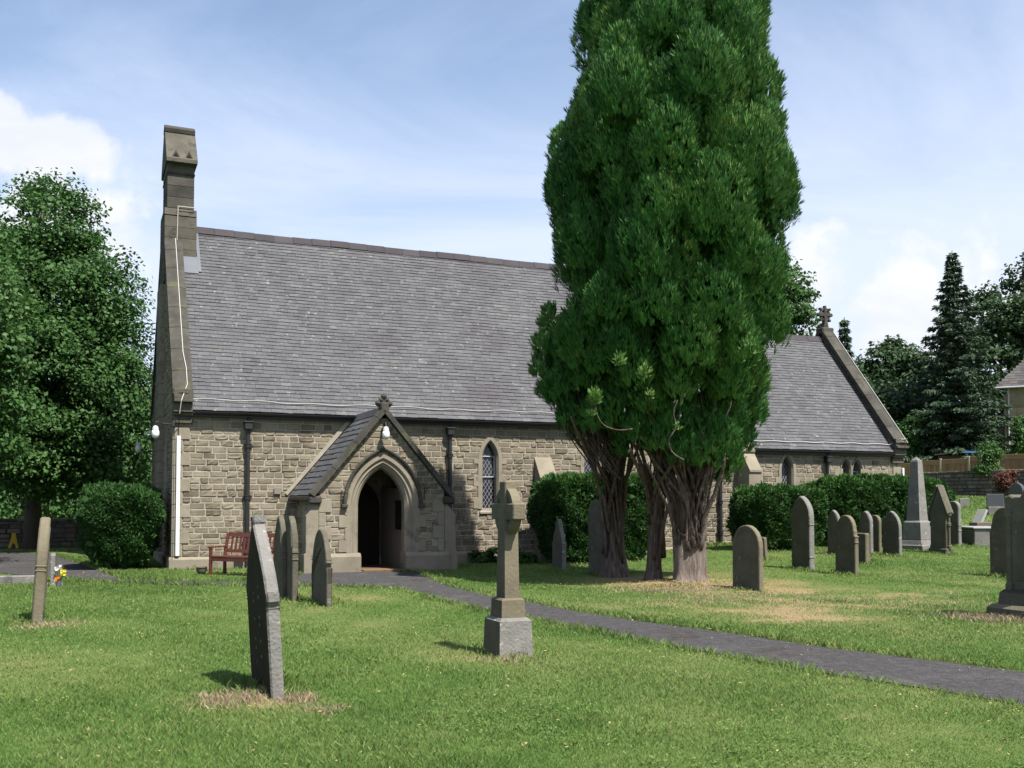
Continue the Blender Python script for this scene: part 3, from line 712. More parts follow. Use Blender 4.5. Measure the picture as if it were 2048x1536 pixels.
for k in range(16):
    a0 = 2*math.pi*k/16; p = (uc + .21*math.cos(a0), 4, zA + .535 + .21*math.sin(a0)); q = (uc + .21*math.cos(a0 + .4), 4, zA + .535 + .21*math.sin(a0 + .4))
    mb.tube([p, q], .05, 6)
for k in range(8): a0 = 2*math.pi*k/8; mb.cbox((uc + .29*math.cos(a0) - .045, 3.94, zA + .535 + .29*math.sin(a0) - .045), (uc + .29*math.cos(a0) + .045, 4.06, zA + .535 + .29*math.sin(a0) + .045), .012)
mb.build('cross_finial', M['weathered'], church)
# --- porch
PV, PW, PE, PR = -2.5, 1.50, 1.76, 3.76
PSL = PR / 1.0 and (PR - PE) / 1.68
fP = lambda s, t, d: (PU + s, PV - d, t)
DA, DR, DZ = .56, .90, 1.50
mb = MB()
def clipP(t):
    x = max(0, min(PW, (PR - .13 - t + .06) / PSL)); return (-x, x)
masonry(mb, fP, -PW, PW, .44, 3.55, [(0, DA, DR, -.2, DZ, .30)], lambda t: [(-PW - .01, -PW + quoin(t)*.8), (PW - quoin(t)*.8, PW + .01)] if t < 1.75 else [], clipP)
for k in range(5):
    t0 = .31*k + .44
    if t0 > 1.7: break
    q = quoin(t0 + .1) * .8
    for s0, s1 in ((-PW, -PW + q), (PW - q, PW)): fbox(mb, fP, s0 + .002, s1 - .006, t0 + .005, min(t0 + .305, 1.80), -.01, .036, .006, 2, rng.uniform(.3, .8))
for k in range(6):                               # long and short jamb stones outside the arch mouldings
    t0 = .46 + .28*k
    if t0 > DZ - .05: break
    w = .06 if k % 2 else .20
    for sg in (-1, 1):
        s0, s1 = sorted((sg*(DA + .275), sg*(DA + .28 + w))); fbox(mb, fP, s0, s1, t0 + .005, min(t0 + .275, DZ), -.01, .033, .006, 2, rng.uniform(.4, .9))
for sg in (-1, 1):                               # plinth of the front, stopped at the doorway
    s0, s1 = sorted((sg*(DA - .03), sg*(PW + .12)))
    mb.prism([(-.2, -.36), (-.2, .10), (.36, .10), (.44, .03), (.44, -.36)], lambda p, d, s: fP(s, p, d), s0, s1, 2, .25, cham=.01)
    a, b = sorted((sg*(PW - .02), sg*PW))      # side set-off
    pl = [(sg*(PW + .001), -.2), (sg*(PW + .33), -.2), (sg*(PW + .33), .42), (sg*(PW + .29), .46), (sg*(PW + .29), 1.30), (sg*(PW + .001), 1.66)]
    mb.prism(pl, fP, -.40, .028, 2, .45, cham=.01)
# side walls: rock-faced outside, limewashed inside; masonry also round the entrance inside
for sg in (-1, 1):
    fm = (lambda s, t, d, sg=sg: (PU + sg*(PW + d), PV + s, t))
    masonry(mb, fm, .41, 2.48, -.1, 1.86, (), None)
    a, b = sorted((PU + sg*(PW - .002), PU + sg*.64))
    mb.box((a, PV + .36, -.1), (b, -.045, 1.95), 4)
# inside face of the front wall above and beside the opening, soffit of the roof
for k in range(28):
    ta, tb = .0 + k*.12, .12 + k*.12; lo, hi = clipP(tb + .1)
    if hi < .02: break
    x = arch_half((ta+tb)/2, DA, DR, -.2, DZ, .02)
    for a, b in sub(lo, hi, [(-x, x)] if x else []): mb.add([fP(a, ta, -.352), fP(b, ta, -.352), fP(b, tb, -.352), fP(a, tb, -.352)], [(0,1,2,3)], 4)
porch = mb.build('porch', [M['ashlar'], M['mortar'], M['dressed'], M['weathered'], M['cream']], church)
mb = MB()
arch_sweep(mb, fP, 0, DA, DR, .42, DZ, [(.30, -.01), (.30, .034), (.215, .034), (.20, .02), (.175, -.015), (.15, -.022), (.135, -.01), (.115, -.012), (.10, -.045), (.085, -.06), (.06, -.06), (.045, -.075), (0, -.13), (0, -.355)], 0, .75, 20)
mb.build('door_arch', M['dressed'], porch)
mb = MB()
arch_sweep(mb, fP, 0, DA, DR, DZ, DZ + .06, [(.305, .02), (.305, .055), (.325, .085), (.36, .10), (.385, .075), (.39, .02)], 0, .3, 20, jamb=False)
for sg in (-1, 1): s0, s1 = sorted((sg*(DA + .29), sg*(DA + .43))); fbox(mb, fP, s0, s1, DZ - .02, DZ + .06, .0, .11, .012)
mb.build('hood_mould', M['weathered'], porch)
mb = MB()
for sg in (-1, 1):
    Lp = math.hypot(1.68, PR - PE)
    def fr(v, r, d, sg=sg): k = r / Lp; return (PU + sg*(1.68*(1-k) + d*(PR-PE)/Lp), v, PE + (PR-PE)*k + d*1.68/Lp)
    slates(mb, fr, PV - .03, -.05, Lp, ex=.19, wd=.30)
    mb.add([fr(PV - .02, 0, -.03), fr(-.05, 0, -.03), fr(-.05, Lp, -.03), fr(PV - .02, Lp, -.03)], [(0,1,2,3)], 0, .2)
mb.prism([(-.12, -.13), (0, .01), (.12, -.13), (.03, .05), (-.03, .05)], lambda a, b, v: (PU + a, v, PR + .02 + b), PV - .0, -.04, 0, .3)
proof = mb.build('porch_roof', M['slate'], porch, fix=False)
mb = MB()
for sg in (-1, 1):                               # thin stone verge over the front gable
    r = 0
    def fv(a, d, rr, sg=sg): k = rr / Lp; return (PU + sg*(1.68*(1-k) + d*(PR-PE)/Lp), PV + a, PE + (PR-PE)*k + d*1.68/Lp)
    while r < Lp - .02:
        w = min(.78, Lp - r); w = Lp - r if Lp - r - w < .2 else w
        mb.prism([(-.15, -.06), (.04, -.06), (.04, .06), (-.02, .085), (-.15, .05)], fv, r + .003, r + w - .003, 0, rng.uniform(.2, .7), cham=.006); r += w
    x0, x1 = sorted((PU + sg*1.45, PU + sg*1.74)); mb.cbox((x0, PV - .13, PE - .20), (x1, PV + .05, PE - .01), .04, 0, .4)
mb.build('porch_coping', M['weathered'], porch)
mb = MB()
mb.cbox((PU - .10, PV - .14, PR - .02), (PU + .10, PV + .10, PR + .16), .03); mb.cbox((PU - .05, PV - .07, PR + .15), (PU + .05, PV + .04, PR + .26), .015)
for x, z, r in ((-.14, .14, .075), (.14, .14, .075), (0, .30, .08), (-.075, .22, .06), (.075, .22, .06)): mb.lathe([(.02, -r), (r*.75, -r*.6), (r, 0), (r*.75, r*.6), (.02, r)], (PU + x, PV - .03, PR + z), 8)
mb.build('finial', M['weathered'], porch)
for sg in (-1, 1):
    mb = MB(); x0, x1 = sorted((PU + sg*1.62, PU + sg*1.72)); mb.cbox((x0, PV + .02, PE - .10), (x1, -.06, PE - .012), .02)
    mb.build('gutter', M['iron'], porch)
mb = MB()
for sg in (-1, 1): mb.add([(PU + sg*1.74, -.055, PE + .02), (PU + sg*1.80, -.055, PE + .08), (PU + .06*sg, -.055, PR + .16), (PU, -.055, PR + .06)], [(0,1,2,3)])
mb.build('flashing', M['mortar'], porch)
mb = MB(); mb.prism(arch_path(.60, .75, .02, 1.45, 0, 12), lambda s, t, d: (PU + s, -.05 - d, t), 0, .05, 0, .4)
for k in range(5): mb.box((PU - .55 + .22*k + .006, -.115, .05), (PU - .55 + .22*k + .214, -.10, 1.75 if k in (1, 2, 3) else 1.45))
mb.build('inner_door', M['rubber'], porch)
mb = MB(); mb.box((PU - 1.2, PV - .12, -.12), (PU + 1.2, -.05, .018), 0, .5); mb.build('floor', M['tile'], porch)
mb = MB(); mb.cbox((PU + .605, PV + .55, .95), (PU + .637, PV + 1.05, 1.65), .008); mb.build('notice_board', M['rubber'], porch)
for s in (-.98, .99):
    mb = MB(); z0 = 1.66 if s > 0 else 1.54
    mb.tube([fP(s, z0, .055), fP(s, z0 + .33, .055)], .011, 5)
    mb.tube([fP(s, z0 + .16, .055), fP(s + .07, z0 + .26, .085), fP(s + .10, z0 + .30, .09)], .010, 5); mb.tube([fP(s + .08, z0 + .30, .09), fP(s + .13, z0 + .28, .09)], .014, 5)
    mb.build('iron_bracket', M['iron'], porch)
mb = MB(); mb.cbox((2.35, -.07, 1.80), (2.52, -.03, 1.97), .008); mb.build('vent', M['cream'], church)
mb = MB(); mb.cbox((1.40, -.115, .04), (1.62, -.085, .18), .006); mb.build('air_brick', M['iron'], church)
def lamp(base, arm, glob):
    mb = MB(); mb.tube(arm, .016, 6); b = Vector(base); mb.cbox(b - Vector((.05, .05, .06)), b + Vector((.05, .05, .06)), .012)
    o = mb.build('wall_lamp', M['iron'], church)
    k = MB(); k.lathe([(.02, .19), (.055, .17), (.07, .12), (.075, .10)], glob, 12); k.build('lamp_cap', M['palepipe'], o)
    k = MB(); k.lathe([(.066, .10), (.088, .04), (.09, -.02), (.075, -.075), (.035, -.105), (.005, -.11)], glob, 12); k.build('globe', M['white'], o, smooth=True)
lamp(fP(0.0, 3.27, .05), [fP(0, 3.27, .05), fP(0, 3.44, .12), fP(0, 3.44, .2), fP(0, 3.36, .22)], fP(0, 3.16, .22))
lamp((-.03, -.05, 3.45), [(.0, -.06, 3.45), (-.28, -.10, 3.46), (-.36, -.10, 3.52), (-.42, -.10, 3.50), (-.43, -.10, 3.40)], (-.43, -.10, 3.22))
lamp((-.05, 7.2, 3.5), [(-.02, 7.2, 3.5), (-.3, 7.2, 3.56), (-.45, 7.2, 3.5), (-.45, 7.2, 3.4)], (-.45, 7.2, 3.22))
mb = MB(); g0 = loc(PU - .48, PV + .05, .019); mb.cbox((-.45, 0, 0), (.45, .55, .025), .005, M=Matrix.Identity(4))
o = mb.build('doormat', M['coir'], loc=(loc(PU, PV - .02, .0195))); o.rotation_euler = (0, 0, TH); tag(o, 'brown coir doormat on the tiled floor in the porch doorway', 'doormat')
# ------------------------------------------------------------------ gravestones
def headstone(label, near, far, top, th, kind, m='gravestone', yaw=0.0, lean=0.0, tip=0.0, corner=-1, Y=None, group='headstones in the churchyard', bands=None, base=None, cat='gravestone', w=None, dark=None, text=None):
    p = gnd(*near) if Y is None else at(*near, Y)
    if Y is not None: p.z = min(p.z, h(p.x, p.y) + .02)
    a = TH + yaw; e = Vector((-math.sin(a), math.cos(a))); k = (far - 1024) / FPX
    kk = k                        # x/y of the far foot
    if w is None: w = (p.x - kk*p.y) / (kk*e.y - e.x)
    w = max(.28, min(1.1, w))
    ex = Vector((math.cos(a), math.sin(a)))
    cx, cy = p.x + e.x*w/2 - corner*ex.x*th/2, p.y + e.y*w/2 - corner*ex.y*th/2
    H = max(.3, at(near[0], top, cy).z - p.z)
    f = lambda s, z, d: (d, s, z)
    W2 = w/2; arc = lambda r, rise, z0, n=12: [(r*math.cos(math.pi*i/n), z0 + rise*math.sin(math.pi*i/n)) for i in range(n+1)]
    goth = lambda r, z0, z1, n=9: [(x, z) for x, z in arch_path(r, z1 - z0, z0, z0, 0, n, False)[::-1]]
    D = -.35
    if kind == 'round': pl = [(-W2, D), (W2, D)] + arc(W2, min(W2*.95, H*.45), H - min(W2*.95, H*.45))
    elif kind == 'low': pl = [(-W2, D), (W2, D)] + arc(W2, W2*.55, H - W2*.55)
    elif kind == 'gothic': pl = [(-W2, D), (W2, D)] + goth(W2, H - W2*1.5, H)
    elif kind == 'shoulder':
        zs = H - W2*1.35; r = W2*.82
        pl = [(-W2, D), (W2, D), (W2, zs - .10), (W2*.93, zs - .05), (W2*.93, zs)] + goth(r, zs, H) + [(-W2*.93, zs), (-W2*.93, zs - .05), (-W2, zs - .10)]
    elif kind == 'rshoulder':
        zs = H - W2*1.0; r = W2*.84
        pl = [(-W2, D), (W2, D), (W2, zs - .16), (W2*.9, zs - .10), (W2*.9, zs - .02)] + arc(r, H - zs, zs) + [(-W2*.9, zs - .02), (-W2*.9, zs - .10), (-W2, zs - .16)]
    elif kind == 'spire':
        zs = H*.62; pl = [(-W2, D), (W2, D), (W2, zs*.88), (W2*.86, zs*.92), (W2*.86, zs), (W2*.55, H*.78), (W2*.22, H*.95), (W2*.2, H - .03), (W2*.1, H), (-W2*.1, H), (-W2*.2, H - .03), (-W2*.22, H*.95), (-W2*.55, H*.78), (-W2*.86, zs), (-W2*.86, zs*.92), (-W2, zs*.88)]
    elif kind == 'gable': pl = [(-W2, D), (W2, D), (W2, H*.62), (0, H), (-W2, H*.62)]
    elif kind == 'bullet': pl = [(-W2, D), (W2, D)] + [(W2, H*.5)] + arc(W2, W2*1.5, H - W2*1.5, 14) + [(-W2, H*.5)]
    elif kind == 'flat': pl = [(-W2, D), (W2, D), (W2, H - .03), (W2 - .03, H), (-W2 + .03, H), (-W2, H - .03)]
    elif kind == 'block':      # tall pointed stone with a squared block at its tip
        zs = H*.60; n_ = 8; g = [(W2*(1 - k/n_)*(1 + .55*k/n_*(1 - k/n_)), zs + (H - zs)*k/n_) for k in range(n_)]; g = g + [(-x, z) for x, z in g[::-1]]
        g = [q for q in g if q[1] < H - .05 and abs(q[0]) > .05]
        i = next((j for j in range(len(g)-1) if g[j][0] > 0 >= g[j+1][0]), len(g)//2)
        pl = [(-W2, D), (W2, D), (W2, zs - .12), (W2*1.06, zs - .08), (W2*1.06, zs)] + g[:i+1] + [(.05, H - .05), (.06, H - .03), (.06, H + .03), (-.06, H + .03), (-.06, H - .03), (-.05, H - .05)] + g[i+1:] + [(-W2*1.06, zs), (-W2*1.06, zs - .08), (-W2, zs - .12)]
    mb = MB(); mb.prism(pl, f, -th/2, th/2, 0, .5, cham=min(.018, th*.14))
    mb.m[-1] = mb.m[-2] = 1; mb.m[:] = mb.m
    fm_ = dark or ('gravestone' if m != 'gravebrown' else 'gravestone')  # darker second stone on both broad faces, their shade painted in
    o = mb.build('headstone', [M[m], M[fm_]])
    if kind not in ('flat', 'gable', 'spire', 'low') and th > .08:      # sunk panel moulding on both faces
        q = MB()
        for sg in (-1, 1):
            r = W2 * .74; zs = H - W2*1.38 if kind != 'round' else H - W2
            if kind == 'block': continue
            if zs > .35:
                rise = r*1.35 if kind not in ('round', 'rshoulder') else r*.98
                fm = lambda s, z, d, sg=sg: (sg*(th/2 + d), s, z)
                arch_sweep(q, fm, 0, r, min(rise, H - zs - .09), .16, zs, [(.022, -.004), (.018, .008), (.004, .008), (0, -.004)], 0, .5, 8)
        if q.v: q.build('panel_moulding', M[fm_], o)
    for (z0, z1, ex_) in (bands or ()):            # mouldings on the two edges; dark strips are groove shade put into colour
        for sg in (-1, 1):
            q = MB(); y0, y1 = sorted((sg*(W2 - .012), sg*(W2 + abs(ex_)))); q.cbox((-th/2 - .004, y0, z0), (th/2 + .004, y1, z1), min(.012, (z1-z0)*.3), 0, .6); q.build('band', M[m if ex_ > 0 else 'groove'], o)
    if kind == 'gable':
        q = MB()
        for sg in (-1, 1):
            L_ = math.hypot(W2 + .05, H*.42); 
            q.prism([(-th/2 - .03, 0), (th/2 + .03, 0), (th/2 + .03, .05), (0, .09), (-th/2 - .03, .05)], lambda d, n_, r, sg=sg: (d, sg*(W2 + .05)*(1 - r/L_) + sg*n_*.6, H*.58 + H*.42*r/L_ + n_*.8), 0, L_, 0, .6, cham=.006)
        q.build('coping', M[m], o)
        for sg in (-1, 1):
            c = MB(); c.lathe([(.05, .12), (.055, .2), (.035, .23), (.035, H*.40), (.055, H*.42), (.055, H*.45), (.035, H*.47), (.035, H*.54), (.065, H*.57), (.07, H*.62), (.05, H*.66)], (0, sg*(W2 + .02), 0), 10); c.build('colonnette', M[m], o)
    if base:
        for (bw, bt, z0, z1) in base:
            q = MB(); q.cbox((-th/2 - bt, -W2 - bw, z0), (th/2 + bt, W2 + bw, z1), .02, 0, .5); q.build('base', M[m], o)
    if text:
        r_ = random.Random(5)
        for i in range(text[0]):
            q = MB(); z = H*text[1] - i*text[2]; s = -W2*.62
            while s < W2*.62:
                l = r_.uniform(.015, .035); s2 = min(s + l, W2*.64)
                q.box((-th/2 - .0025, s, z), (-th/2 + .001, s2, z + text[2]*.45)); s = s2 + r_.uniform(.006, .018)
            q.build('inscription_line', M[text[3]], o)
    o.location = (cx, cy, p.z); o.rotation_euler = (tip, lean, a)
    return tag(o, label, cat, group)
HS = [
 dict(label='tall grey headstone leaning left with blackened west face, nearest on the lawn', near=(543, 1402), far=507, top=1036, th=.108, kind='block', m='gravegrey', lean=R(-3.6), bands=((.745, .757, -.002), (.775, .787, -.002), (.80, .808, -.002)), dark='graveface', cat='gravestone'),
 dict(label='mossy pointed headstone with moulded edge, left of the close pair by the porch', near=(563, 1199), far=549, top=1030, th=.09, kind='shoulder', m='gravestone', bands=((.66, .69, .012), (.78, .80, .012))),
 dict(label='mossy pointed headstone with moulded edge, right of the close pair by the porch', near=(584, 1203), far=570, top=1032, th=.10, kind='shoulder', m='gravestone', bands=((.66, .69, .012), (.78, .80, .012))),
 dict(label='short green-stained pointed headstone standing in front of the porch left wall', near=(653, 1214), far=623, top=1058, th=.085, kind='bullet', m='gravestone', bands=((.66, .685, .014), (.71, .73, .014))),
 dict(label='slim lichened headstone at the far left of the lawn, seen edge-on', near=(84, 1249), far=93, top=1034, th=.13, kind='gothic', m='gravebrown', corner=1, lean=R(3.0), bands=((.76, .785, .008), (.70, .72, .008))),
 dict(label='low pale grey slab headstone with flowers at its foot, by the left drive', near=(110, 1172), far=115, top=1107, th=.09, kind='flat', m='gravegrey', corner=1, base=((.1, .14, -.1, .06),)),
 dict(label='grey spire-topped headstone in the shade in front of the clipped hedge', near=(1125, 1143), far=1104, top=1038, th=.10, kind='spire', m='gravegrey', bands=((.62, .66, .015),)),
 dict(label='tall dark round-topped headstone in deep shade beside the left cypress stem', near=(1208, 1152), far=1176, top=999, th=.10, kind='round'),
 dict(label='plain brown round-topped headstone just right of the cypress trunk', near=(1519, 1183), far=1463, top=1050, th=.10, kind='round', m='gravebrown'),
 dict(label='thin leaning slab behind the plain brown round-topped headstone', near=(1531, 1123), far=1523, top=1074, th=.09, kind='flat', m='gravebrown', lean=R(-4), Y=24.5, w=.4),
 dict(label='tall pointed headstone with white lichened rim and carved roundel before the hedge', near=(1620, 1141), far=1581, top=992, th=.14, kind='gothic', m='gravegrey', bands=((.98, 1.01, .012), (.26, .30, .012))),
 dict(label='grey arched headstone close to the hedge, left of the broad shouldered stone', near=(1677, 1112), far=1653, top=1020, th=.10, kind='gothic', m='gravegrey', Y=25.5),
 dict(label='broad brown shouldered headstone with round top and moulded edge', near=(1711, 1152), far=1668, top=1030, th=.10, kind='rshoulder', m='gravebrown', bands=((.66, .70, .012), (.78, .81, .012))),
 dict(label='low square-topped post stone behind the broad shouldered headstone', near=(1732, 1128), far=1722, top=1066, th=.13, kind='flat', m='gravebrown', w=.35),
 dict(label='arched headstone with pale raised rim behind the low square post stone', near=(1741, 1113), far=1717, top=1022, th=.11, kind='gothic', m='gravegrey', Y=25.2),
 dict(label='plain brown headstone with low arch between two pale-rimmed stones', near=(1759, 1110), far=1737, top=1030, th=.09, kind='round', m='gravebrown', Y=26),
 dict(label='grey pointed headstone covered in rows of worn lettering', near=(1799, 1113), far=1763, top=1022, th=.10, kind='gothic', m='gravegrey', text=(13, .74, .055, 'letterdark')),
 dict(label='gabled headstone with slim colonnettes beside the stone obelisk', near=(1893, 1108), far=1859, top=974, th=.16, kind='gable', m='gravestone', base=((.04, .05, -.2, .14),)),
 dict(label='grey round headstone with carved edge behind the gabled headstone', near=(1918, 1093), far=1893, top=1002, th=.12, kind='round', m='gravegrey', bands=((.42, .46, .012), (.58, .61, .012))),
 dict(label='dark unlit arched headstone behind the large monument at the right edge', near=(2040, 1146), far=1976, top=1014, th=.14, kind='rshoulder', m='gravestone', Y=19.8),
]
for d in HS: headstone(**d)
first = bpy.data.objects['headstone']      # the nearest stone: worn marks in rows on its dark face, small carved flower on the edge
r_ = random.Random(3)
for row, z0 in ((-.14, .30), (.12, .22)):
    z = z0
    while z < .92: q = MB(); q.box((-.0565, row + r_.uniform(-.01, .01), z), (-.0525, row + .014, z + .026)); z += r_.uniform(.06, .19); q.build('worn_mark', M['letter'], first)
q = MB()
for k in range(5): a = 2*math.pi*k/5; q.lathe([(.002, .0), (.018, .002), (.014, .012), (.002, .014)], (.02*math.cos(a), 0, .02*math.sin(a)), 8)
fl = q.build('carved_flower', M['gravegrey'], first); fl.location = (.0, -.385, .44); fl.rotation_euler = (R(90), 0, 0)
# --- wheel cross
p = gnd(1000, 1318); a = TH; e = Vector((-math.sin(a), math.cos(a), 0)); ex = Vector((math.cos(a), math.sin(a), 0))
BW, BT = .46, .37
cc = p + e*BW/2 + ex*BT/2
cross = empty('gravestone_cross', cc, 'weathered stone wheel cross on a stepped square base beside the path', 'gravestone', a)
ob_ = None
def tblock(name, w0, t0, w1, t1, z0, z1, m, par, c=.015, tint=.5):
    mb = MB(); mb.v = []; n_ = 0
    vs = [(-t0/2, -w0/2, z0), (t0/2, -w0/2, z0), (t0/2, w0/2, z0), (-t0/2, w0/2, z0), (-t0/2, -w0/2 , z1 - c), (t0/2, -w0/2, z1 - c), (t0/2, w0/2, z1 - c), (-t0/2, w0/2, z1 - c)]
    k0 = 1 - (1 - w1/w0) ; 
    vs[4:] = [(sx*t1/2, sy*w1/2, z1 - c) for sx, sy in ((-1,-1),(1,-1),(1,1),(-1,1))]
    vs += [(sx*(t1/2 - c), sy*(w1/2 - c), z1) for sx, sy in ((-1,-1),(1,-1),(1,1),(-1,1))]
    fs = [(0,1,5,4),(1,2,6,5),(2,3,7,6),(3,0,4,7),(4,5,9,8),(5,6,10,9),(6,7,11,10),(7,4,8,11),(8,9,10,11),(3,2,1,0)]
    mb.add(vs, fs, 0, tint)
    if par is not ob_: facing(mb, 1, .9)  # cross and monument blocks: broad faces coloured darker as painted shade
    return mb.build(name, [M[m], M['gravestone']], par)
tblock('lower_base', .48, .39, .42, .355, -.2, .40, 'gravegrey', cross, .03)
tblock('upper_base', .30, .265, .29, .255, .395, .60, 'gravebrown', cross, .02)
tblock('shaft', .23, .165, .175, .145, .595, 1.58, 'gravebrown', cross, .005)
mb = MB(); zc = 1.50
mb.cbox((-.066, -.085, 1.30), (.066, .085, 1.82), .012, 0, .5)
mb.cbox((-.068, -.30, zc - .085), (.068, .30, zc + .085), .012, 0, .5)
for k in range(28):
    a0, a1 = 2*math.pi*k/28, 2*math.pi*(k+1)/28
    q = lambda r, a_, x: (x, r*math.cos(a_), zc + r*math.sin(a_))
    vs = [q(r, a_, x) for x in (-.05, .05) for r, a_ in ((.19, a0), (.255, a0), (.255, a1), (.19, a1))]
    mb.add(vs, [(0,1,2,3), (4,7,6,5), (1,5,6,2), (0,3,7,4)], 0, .5)
mb.lathe([(.001, -.08), (.06, -.078), (.07, -.06), (.07, .06), (.06, .078), (.001, .08)], (0, 0, 0), 12) if False else None
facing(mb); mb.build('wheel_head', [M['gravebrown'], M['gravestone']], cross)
# --- obelisk
p = gnd(1843, 1101); ob = ob_ = empty('obelisk', p + Vector((.1, .5, 0)), 'pale stone obelisk on a stepped pedestal among the headstones', 'obelisk', TH + R(12))
tblock('step', .82, .82, .80, .80, -.2, .14, 'gravegrey', ob, .02); tblock('plinth', .66, .66, .60, .60, .14, .28, 'gravegrey', ob, .03)
tblock('pedestal', .58, .58, .50, .50, .28, .80, 'gravegrey', ob, .05); tblock('shaft', .40, .40, .22, .22, .80, 2.42, 'gravegrey', ob, .005); tblock('tip', .22, .22, .20, .20, 2.40, 2.55, 'gravegrey', ob, .095)
# --- large monument at the right edge
p = gnd(2085, 1246); mo = empty('monument', p + Vector((.33, .55, 0)), 'large dark carved memorial on a mossy plinth at the right edge', 'monument', TH + R(2))
tblock('plinth', 1.20, .95, 1.14, .90, -.3, .17, 'gravebrown', mo, .05); tblock('base', 1.02, .60, .98, .56, .165, .37, 'weathered', mo, .04)
mb = MB(); W2 = .44
mb.prism([(-W2, .35), (W2, .35), (W2, 1.45), (W2 + .05, 1.52), (W2 + .05, 1.66), (W2 - .04, 1.70), (.26, 1.62), (.12, 1.86), (.10, 2.05), (0, 2.16), (-.10, 2.05), (-.12, 1.86), (-.26, 1.62), (-W2 + .04, 1.70), (-W2 - .05, 1.66), (-W2 - .05, 1.52), (-W2, 1.45)], lambda s, z, d: (d, s, z), -.17, .17, 0, .5, cham=.02)
mb.build('slab', M['gravestone'], mo)
for sg in (-1, 1):
    mb = MB(); mb.lathe([(.06, .37), (.06, .44), (.04, .48), (.04, 1.36), (.06, 1.40), (.065, 1.48)], (-.17, sg*(W2 - .03), 0), 10)
    mb.build('colonnette', M['gravestone'], mo)
mb = MB(); mb.prism([(-.27, .50), (.27, .50), (.27, 1.20), (.16, 1.42), (0, 1.54), (-.16, 1.42), (-.27, 1.20)], lambda s, z, d: (d, s, z), -.185, -.165, 0, .3, cham=.008); mb.build('panel', M['gravestone'], mo)
# --- far memorials on the bank
def farbox(name, label, cat, px, py, Y, w, t, hh, m, tipx=0, prof=None, yaw=TH, extra=None):
    q = at(px, py, Y); o_z = h(q.x, Y)
    mb = MB()
    if prof == 'round': mb.prism([(-w/2, -.2), (w/2, -.2)] + [(w/2*math.cos(math.pi*i/10), hh - w/2 + w/2*math.sin(math.pi*i/10)) for i in range(11)], lambda s, z, d: (d, s, z), -t/2, t/2, cham=.015)
    else: mb.cbox((-t/2, -w/2, -.2), (t/2, w/2, hh), .02)
    o = mb.build(name, M[m]); o.location = (q.x, Y, o_z); o.rotation_euler = (0, tipx, yaw); tag(o, label, cat)
    if extra:
        for nm, A, B, mm in extra: e_ = MB(); e_.cbox(A, B, .015); e_.build(nm, M[mm], o)
    return o
farbox('kerbed_tomb', 'low kerbed tomb with pale top edge below the bank', 'tomb', 1962, 1088, 29.5, .9, 1.6, .48, 'gravegrey', yaw=TH+R(60), extra=[('ledger', (-.84, -.49, .48), (.84, .49, .53), 'marble')])
farbox('tilted_slab', 'small pale slab tilted back on the grassy bank', 'gravestone', 1954, 1030, 35.5, .42, .10, .55, 'marble', R(32))
farbox('desk_memorial', 'grey desk-shaped memorial tablet on the grassy bank', 'memorial', 1990, 1012, 38, .55, .45, .30, 'gravegrey', 0, yaw=TH+R(50), extra=[('tablet', (-.10, -.30, .28), (.02, .30, .78), 'graveblack')])
farbox('arched_memorial', 'dark arched memorial against the fence at the right edge', 'gravestone', 2034, 972, 44, .75, .16, .95, 'graveblack', prof='round', yaw=TH-R(4), extra=[('base', (-.25, -.5, -.2), (.25, .5, .18), 'gravegrey')])
farbox('small_slab', 'small pale slab just showing over the end of the hedge', 'gravestone', 1928, 988, 42, .40, .10, .36, 'gravegrey', yaw=TH+R(60))
farbox('rough_kerb', 'rough low kerb stones on the bank beside the kerbed tomb', 'kerb', 1975, 1050, 33, 1.0, .5, .28, 'rubble', yaw=TH+R(70))
# --- grave kerb, flowers
p0, p1 = gnd(-60, 1168), gnd(74, 1166); d = p1 - p0; mb = MB(); mb.cbox((0, -.09, -.1), (d.length, .09, .15), .015)
o = mb.build('grave_kerb', M['gravegrey']); o.location = p0; o.rotation_euler = (0, 0, math.atan2(d.y, d.x)); tag(o, 'long low stone grave kerb at the left edge of the lawn', 'kerb')
g = gnd(120, 1172); va = empty('flower_vase', (g.x, g.y - .05, g.z), 'small vase of white, yellow and orange flowers on the grave', 'flowers')
mb = MB(); mb.lathe([(.05, -.05), (.055, .02), (.045, .10), (.05, .12)], n=10); mb.build('vase', M['graveblack'], va)
stm = MB(); fls = {'petalw': MB(), 'petaly': MB(), 'petalo': MB()}; r_ = random.Random(4)
for k, (x, z, m_) in enumerate([(-.02 + r_.uniform(-.055, .055), .36 + r_.uniform(-.05, .05), 'petalw') for _ in range(6)] + [(.09 + r_.uniform(-.04, .04), .26 + r_.uniform(-.05, .05), 'petaly') for _ in range(6)] + [(-.03 + r_.uniform(-.04, .04), .15 + r_.uniform(-.03, .03), 'petalo') for _ in range(5)]):
    y = r_.uniform(-.05, .05); stm.tube([(0, 0, .08), (x*.6, y*.6, z*.6), (x, y, z)], .004, 4)
    for j in range(6):
        a = j*math.pi/3; c_, s_ = math.cos(a), math.sin(a); rr = .030
        fls[m_].add([(x, y, z), (x + rr*(c_*.8 - s_*.4), y + rr*.4*s_ - .012, z + rr*(s_*.8 + c_*.4)), (x + rr*c_*1.2, y - .014, z + rr*s_*1.2), (x + rr*(c_*.8 + s_*.4), y - .012, z + rr*(s_*.8 - c_*.4))], [(0,1,2,3)])
stm.build('stems', M['shrub'], va)
for m_, b_ in fls.items(): b_.build('flower_heads', M[m_], va)
